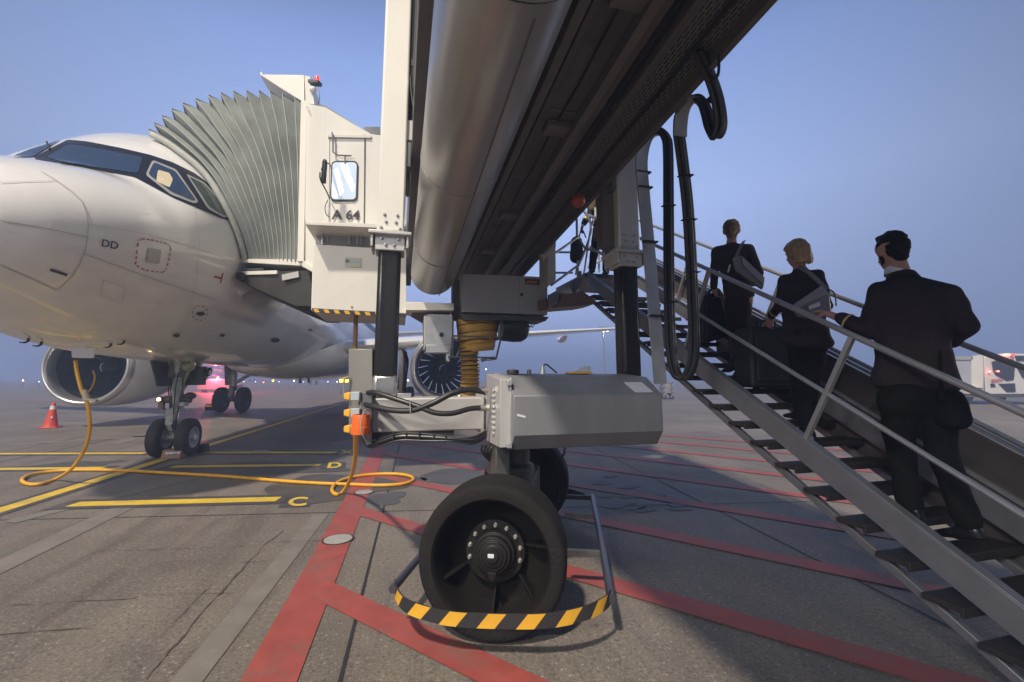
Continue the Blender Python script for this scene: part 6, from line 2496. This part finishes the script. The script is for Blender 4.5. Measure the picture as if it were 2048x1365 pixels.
nosePlug = at(153, 722, 6.6)
path1 = [at(151, 722, 6.62), at(154, 745, 6.6), at(163, 780, 6.58), at(173, 802, 6.58), at(179, 835, 6.62), at(178, 870, 6.7), at(166, 905, 6.8), at(143, 938, 6.85)]
path1 += [gpz(112, 958), gpz(82, 968), gpz(55, 968), gpz(44, 960), gpz(60, 950), gpz(105, 943), gpz(165, 940), gpz(240, 941), gpz(330, 946), gpz(450, 953), gpz(560, 962), gpz(640, 967)]
path1 += [gpz(700, 969), gpz(760, 971), gpz(806, 968), gpz(826, 960), gpz(818, 952), gpz(785, 948), gpz(735, 950), gpz(695, 957), gpz(672, 967), gpz(664, 980), gpz(672, 989), gpz(686, 984), at(702, 955, 6.0), at(710, 920, 5.0), at(712, 890, 4.1), at(712, 868, 3.62), at(712, 862, 3.6)]
pw.tube(spline(path1, 8), 0.024, yellowcab, 12)
pc = pw.build('power_cable')
tag(pc, 'long yellow power cable looping over the apron from bridge to airliner nose', 'cable')
k = MB()
c0 = at(170, 801, 6.57)
k.lathe(at(172, 796, 6.57), (at(168, 776, 6.58) - at(172, 800, 6.57)), [(-.03, .02), (-.03, .04), (.05, .042), (.06, .03), (.12, .028), (.12, .0)], pmat('plug_beige', (0.45, 0.40, 0.32), 0.5), 14)
k.box(at(181, 800, 6.55), (0.20, 0.05, 0.035), MATS['plug_beige'], Matrix.Rotation(0.15, 3, 'Y'))
k.build('cable_clamp', pc, bevel=0.006)
k = MB()
k.tube(pxpath([(186, 742, 6.62), (190, 756, 6.60), (184, 775, 6.58), (172, 790, 6.57)], 5), 0.012, pmat('cable_brown', (0.35, 0.17, 0.02), 0.5), 8)
k.build('side_lead', pc)

# traffic cone
cg = gp(101, 856)
cone = thing('traffic_cone', cg, 'red and white traffic cone on the apron in front of the far engine', 'traffic cone')
k = MB()
X = Matrix.Rotation(0.4, 3, 'Z')
k.box(cg + UP * 0.02, (0.46, 0.46, 0.04), coneR, X)
k.build('base', cone, bevel=0.015)
k = MB()
prof = [(0.04, 0.19), (0.06, 0.175), (0.24, 0.145), (0.24, 0.1455), (0.44, 0.108), (0.58, 0.083), (0.70, 0.062), (0.78, 0.045), (0.80, 0.03), (0.80, 0.0)]
k.lathe(cg, UP, prof, coneR, 32, mats=[coneR, coneR, coneW, coneR, coneR, coneW, coneR, coneR, coneR])
k.ball(cg + V((0.10, -0.10, 0.33)), (0.035, 0.02, 0.03), coneW, 6)
k.build('cone_body', cone, smooth=50)

# ------------------------------------------------------------------ far background
def far_box(o, X, sz, m, mb):
    mb.box(o, sz, m, X)


# white catering truck at the right edge
tY = 27.0
tb = gp(1990, 803)
truck = thing('catering_truck', (at(1990, 760, tY).x, tY, 0), 'white truck with dark windows and a red roof lamp parked at the right', 'truck')
k = MB()


def tq(pts, dep, m, y=tY, mb=None):
    mb.prism([at(x, yy, y) for x, yy in pts], V((0.25 * dep, dep, 0)), m)


tq(round_poly([(1968, 714), (2010, 707), (2100, 709), (2112, 735), (2118, 790), (1972, 790)], 5), 2.2, truckW, mb=k)
cabT = k.build('truck_cab', truck, bevel=0.05)
k = MB()
tq([(1890, 713.5), (1968, 713), (1968, 790), (1890, 790)], 2.3, boxG, mb=k)
tq([(1943, 712.5), (1966, 712.5), (1966, 776), (1943, 776)], 0.05, creamlt, y=tY - .06, mb=k)
tq([(1888, 713), (1945, 713), (1945, 720), (1888, 720)], 0.05, greylt, y=tY - .06, mb=k)
k.build('cargo_box', truck)
for pts in ([(1984, 724), (1994, 721), (2030, 735), (2028, 760), (2014, 762), (1992, 750), (1987, 742)], [(2036, 738), (2060, 733), (2075, 745), (2075, 758), (2046, 756)], [(1998, 768), (2030, 767), (2032, 784), (2014, 784)], [(1982, 768), (1989, 768), (1992, 774), (1982, 774)], [(2030, 712), (2070, 712), (2070, 722), (2034, 722)]):
    k = MB()
    tq(pts, 0.04, darkGlass, y=tY - .05, mb=k)
    k.build('truck_window', cabT)
for p, s_, m in (((2014, 710.5), .13, redlamp), ((2025, 710), .10, redglow), ((1979, 743.5), .06, redlamp), ((1996, 743), .06, redlamp), ((1949, 782), .10, warmlamp)):
    k = MB()
    k.ball(at(*p, tY - .12), (s_ * 1.4, s_, s_ * .6), m, 6)
    k.build('truck_lamp', cabT)
k = MB()
q0 = at(1983, 765, tY - .06)
text_on(k, 'SELECT', q0, at(2009, 762, tY - .06) - q0, UP, 0.22, redpr, 0.003, 0.01, fit=0.75)
k.build('truck_lettering', cabT)
for x in (1925, 1990, 2090):
    k = MB()
    c_ = at(x, 790, tY + .3)
    wheel(k, V((c_.x, c_.y, .5)), V((.25, 1, 0)), .5, .3)
    k.build('truck_wheel', truck)
k = MB()
tq([(1890, 788), (2112, 788), (2112, 795), (1890, 795)], 2.0, gearD, mb=k)
k.build('chassis', truck)

# small open trolley far behind the stairs
tg = gp(1336, 799)
tr_ = thing('baggage_trolley', tg, 'small grey open-shelved baggage trolley standing far off between the stairs and the right column', 'trolley')
k = MB()
yy = tg.y
for (x0, y0, x1, y1) in ((1327, 765, 1329.5, 792), (1343.5, 765, 1346, 792)):
    k.prism([at(x, y, yy) for x, y in ((x0, y0), (x1, y0), (x1, y1), (x0, y1))], V((0.1, 1.2, 0)), farM)
for y in (764, 775, 784):
    k.prism([at(x, q, yy) for x, q in ((1326, y), (1347, y), (1347, y + 2.5), (1326, y + 2.5))], V((0.1, 1.2, 0)), farM)
k.build('trolley_frame', tr_)
k = MB()
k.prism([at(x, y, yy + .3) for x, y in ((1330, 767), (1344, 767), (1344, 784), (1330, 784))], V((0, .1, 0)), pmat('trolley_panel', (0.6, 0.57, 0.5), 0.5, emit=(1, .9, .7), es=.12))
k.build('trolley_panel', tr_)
for x in (1329, 1344):
    k = MB()
    c_ = at(x, 795, yy)
    wheel(k, V((c_.x, yy + .1, .17)), (0.2, 1, 0), .17, .12)
    k.build('wheel', tr_)

# lighting mast in the fog
mY = 105.0
mb0 = at(1208.5, 740, mY)
mast = thing('lighting_mast', (mb0.x, mY, 0), 'tall apron lighting mast fading into the fog behind the wing', 'lighting mast')
mz = at(1208, 660, mY).z
k = MB()
k.tube([(mb0.x, mY, 0), (mb0.x, mY, mz)], [0.32, 0.17], farM, 12)
k.build('mast_pole', mast)
k = MB()
for z in (0, 0.9):
    k.bar((mb0.x - 1.2, mY, mz - .2 + z), (mb0.x + 1.2, mY, mz - .2 + z), 0.2, 0.16, farM)
for x in (-1.1, -.4, .4, 1.1):
    k.bar((mb0.x + x, mY, mz - .2), (mb0.x + x * .8, mY, mz + .8), 0.14, 0.14, farM)
k.build('lamp_frame', mast)
for x in (-.9, 0, .9):
    k = MB()
    k.box((mb0.x + x, mY - .25, mz - .38), (0.5, 0.3, 0.16), warmlamp)
    k.build('floodlamp', mast)
sp_l = bpy.data.lights.new('mast_floodlight', 'SPOT')
sp_l.energy = 2200
sp_l.spot_size = R(100)
sp_l.spot_blend = 0.8
sp_l.color = (1.0, 0.93, 0.75)
sp_l.shadow_soft_size = 0.5
slo = bpy.data.objects.new('mast_floodlight', sp_l)
col.objects.link(slo)
slo.location = (mb0.x, mY - .3, mz - .6)
slo.rotation_euler = V((-0.75, -0.1, -0.8)).to_track_quat('-Z', 'Y').to_euler()

# lights and shapes along the horizon


def horizon_light(px, py, Y, r, m, lab):
    r *= 0.8
    p = at(px, py, Y)
    t_ = thing('field_light', (p.x, p.y, 0), lab, 'airfield light', 'lights along the horizon')
    k = MB()
    k.tube([(p.x, p.y, 0), (p.x, p.y, max(0.1, p.z - r))], 0.05, farM, 6)
    k.build('stake', t_)
    k = MB()
    k.ball(p, r, m, 6)
    k.build('lamp', t_)


for a_ in ((46, 761.5, 60, .10, warmlamp, 'warm light at the left edge of the horizon'), (78, 764, 62, .07, bluelamp, 'small blue-white light beside the far engine'),
           (527, 765, 60, .09, redlamp, 'red light under the belly, among the yellow lights'), (546, 762, 60, .17, yellamp, 'round yellow light under the belly'),
           (588, 762, 60, .10, whitelamp, 'white light under the belly, right of the round yellow one'), (558, 764, 60, .06, bluelamp, 'small blue-white light right next to the round yellow one'),
           (607, 764, 60, .06, bluelamp, 'small blue-white light left of the two far huts'), (511, 764, 60, .06, bluelamp, 'small blue-white light by the distant airliner'),
           (488, 764, 60, .06, bluelamp, 'small blue-white light beside the far main wheel'), (656, 764, 60, .06, bluelamp, 'small blue-white light right of the two far huts'),
           (674, 764, 60, .07, whitelamp, 'faint white light near the steel cabinet'), (816, 761, 60, .13, warmlamp, 'warm light left of the near engine'), (810, 763, 60, .07, bluelamp, 'small blue-white light left of the near engine'),
           (972, 739, 70, .10, whitelamp, 'white light just right of the near engine')):
    horizon_light(*a_)
p = at(688, 762, 45)
ys = thing('taxiway_sign', (p.x, p.y, 0), 'small lit yellow sign on the horizon beside the steel cabinet', 'sign')
k = MB()
k.box(p, (0.85, 0.12, 0.30), yellamp)
k.build('sign_panel', ys)
k = MB()
for s_ in (-.3, .3):
    k.bar((p.x + s_, p.y + .1, 0), (p.x + s_, p.y + .1, p.z), .05, .05, farM)
k.build('sign_leg', ys)
# a vehicle with a red beacon behind the nose gear
p = at(432, 757, 48)
rv = thing('follow_me_car', (p.x, p.y, 0), 'far-off car with a glowing red beacon behind the nose gear', 'car')
k = MB()
k.prism([V((p.x - 2.0, p.y, .3)), V((p.x - 2.0, p.y, .85)), V((p.x - 1.3, p.y, .95)), V((p.x - .8, p.y, 1.42)), V((p.x + .9, p.y, 1.42)), V((p.x + 1.4, p.y, .95)), V((p.x + 2.0, p.y, .85)), V((p.x + 2.0, p.y, .3))], V((0, 1.6, 0)), farM)
k.build('car_body', rv, bevel=.05)
for s_ in (-1.2, 1.2):
    k = MB()
    wheel(k, V((p.x + s_, p.y + .1, .31)), (0, 1, 0), .31, .2)
    k.build('wheel', rv)
k = MB()
k.ball((p.x, p.y + .3, 1.56), .14, redlamp, 8)
k.build('beacon_lamp', rv)
rl = bpy.data.lights.new('red_beacon_light', 'POINT')
rl.energy = 2600
rl.color = (1.0, 0.06, 0.10)
rl.shadow_soft_size = 0.2
rlo = bpy.data.objects.new('red_beacon_light', rl)
col.objects.link(rlo)
rlo.location = (p.x, p.y - .2, 1.9)
# distant airliner and huts fading into the fog
p = at(500, 762, 170)
da = thing('distant_airliner', (p.x, p.y, 0), 'faint distant airliner with its tail raised, dissolving in the fog under the belly', 'airliner')
k = MB()
k.tube([(p.x - 16 + q * 2.4, p.y, 3.6 + (0.6 * max(0, q - 9) * .25)) for q in range(14)], [0.2, 1.0, 1.6, 1.9, 2, 2, 2, 2, 2, 2, 1.8, 1.4, .9, .3], farM, 14)
k.build('fuselage', da, smooth=60)
k = MB()
k.prism([V((p.x + 9, p.y, 5.2)), V((p.x + 14, p.y, 11)), V((p.x + 16.5, p.y, 11)), V((p.x + 15, p.y, 5.2))], V((0, .3, 0)), farM)
k.build('tail_fin', da)
k = MB()
k.prism([V((p.x - 4, p.y - 14, 4.6)), V((p.x - 6, p.y, 3.2)), V((p.x + 1, p.y, 3.2)), V((p.x - 1.5, p.y - 14, 4.6))], V((0, 0, .3)), farM)
k.build('wing', da)
for xx in (-12, 0, 1.5):
    k = MB()
    wheel(k, V((p.x + xx, p.y, .6)), (0, 1, 0), .6, .4)
    k.build('wheel', da)
for x0, x1, y0, lab in ((610, 619, 757, 'larger of two faint far huts on the horizon under the belly'), (624, 631, 758, 'smaller of two faint far huts on the horizon under the belly')):
    a_, b_ = at(x0, y0, 95), at(x1, y0, 95)
    ht = thing('hut', ((a_.x + b_.x) / 2, 95, 0), lab, 'hut')
    k = MB()
    k.box(((a_.x + b_.x) / 2, 95.5, a_.z / 2 + .1), (b_.x - a_.x, 1.2, a_.z), farM)
    k.build('wall', ht)
    k = MB()
    k.box(((a_.x + b_.x) / 2, 95.5, a_.z + .15), (b_.x - a_.x + .25, 1.5, .12), farM)
    k.build('roof', ht)

# ------------------------------------------------------------------ the foggy air
hz = MB()
hz.box((0, 60, 11), (1360, 1360, 24), None)
haze_m = bpy.data.materials.new('fog')
haze_m.use_nodes = True
nt = haze_m.node_tree
nt.nodes.remove(nt.nodes['Principled BSDF'])
pv = nt.nodes.new('ShaderNodeVolumePrincipled')
pv.inputs['Color'].default_value = (0.47, 0.63, 1.0, 1)
pv.inputs['Density'].default_value = 0.0066
pv.inputs['Anisotropy'].default_value = 0.2
nt.links.new(pv.outputs[0], nt.nodes['Material Output'].inputs['Volume'])
hz.mats = [haze_m]
tag(hz.build('haze'), kind='stuff')
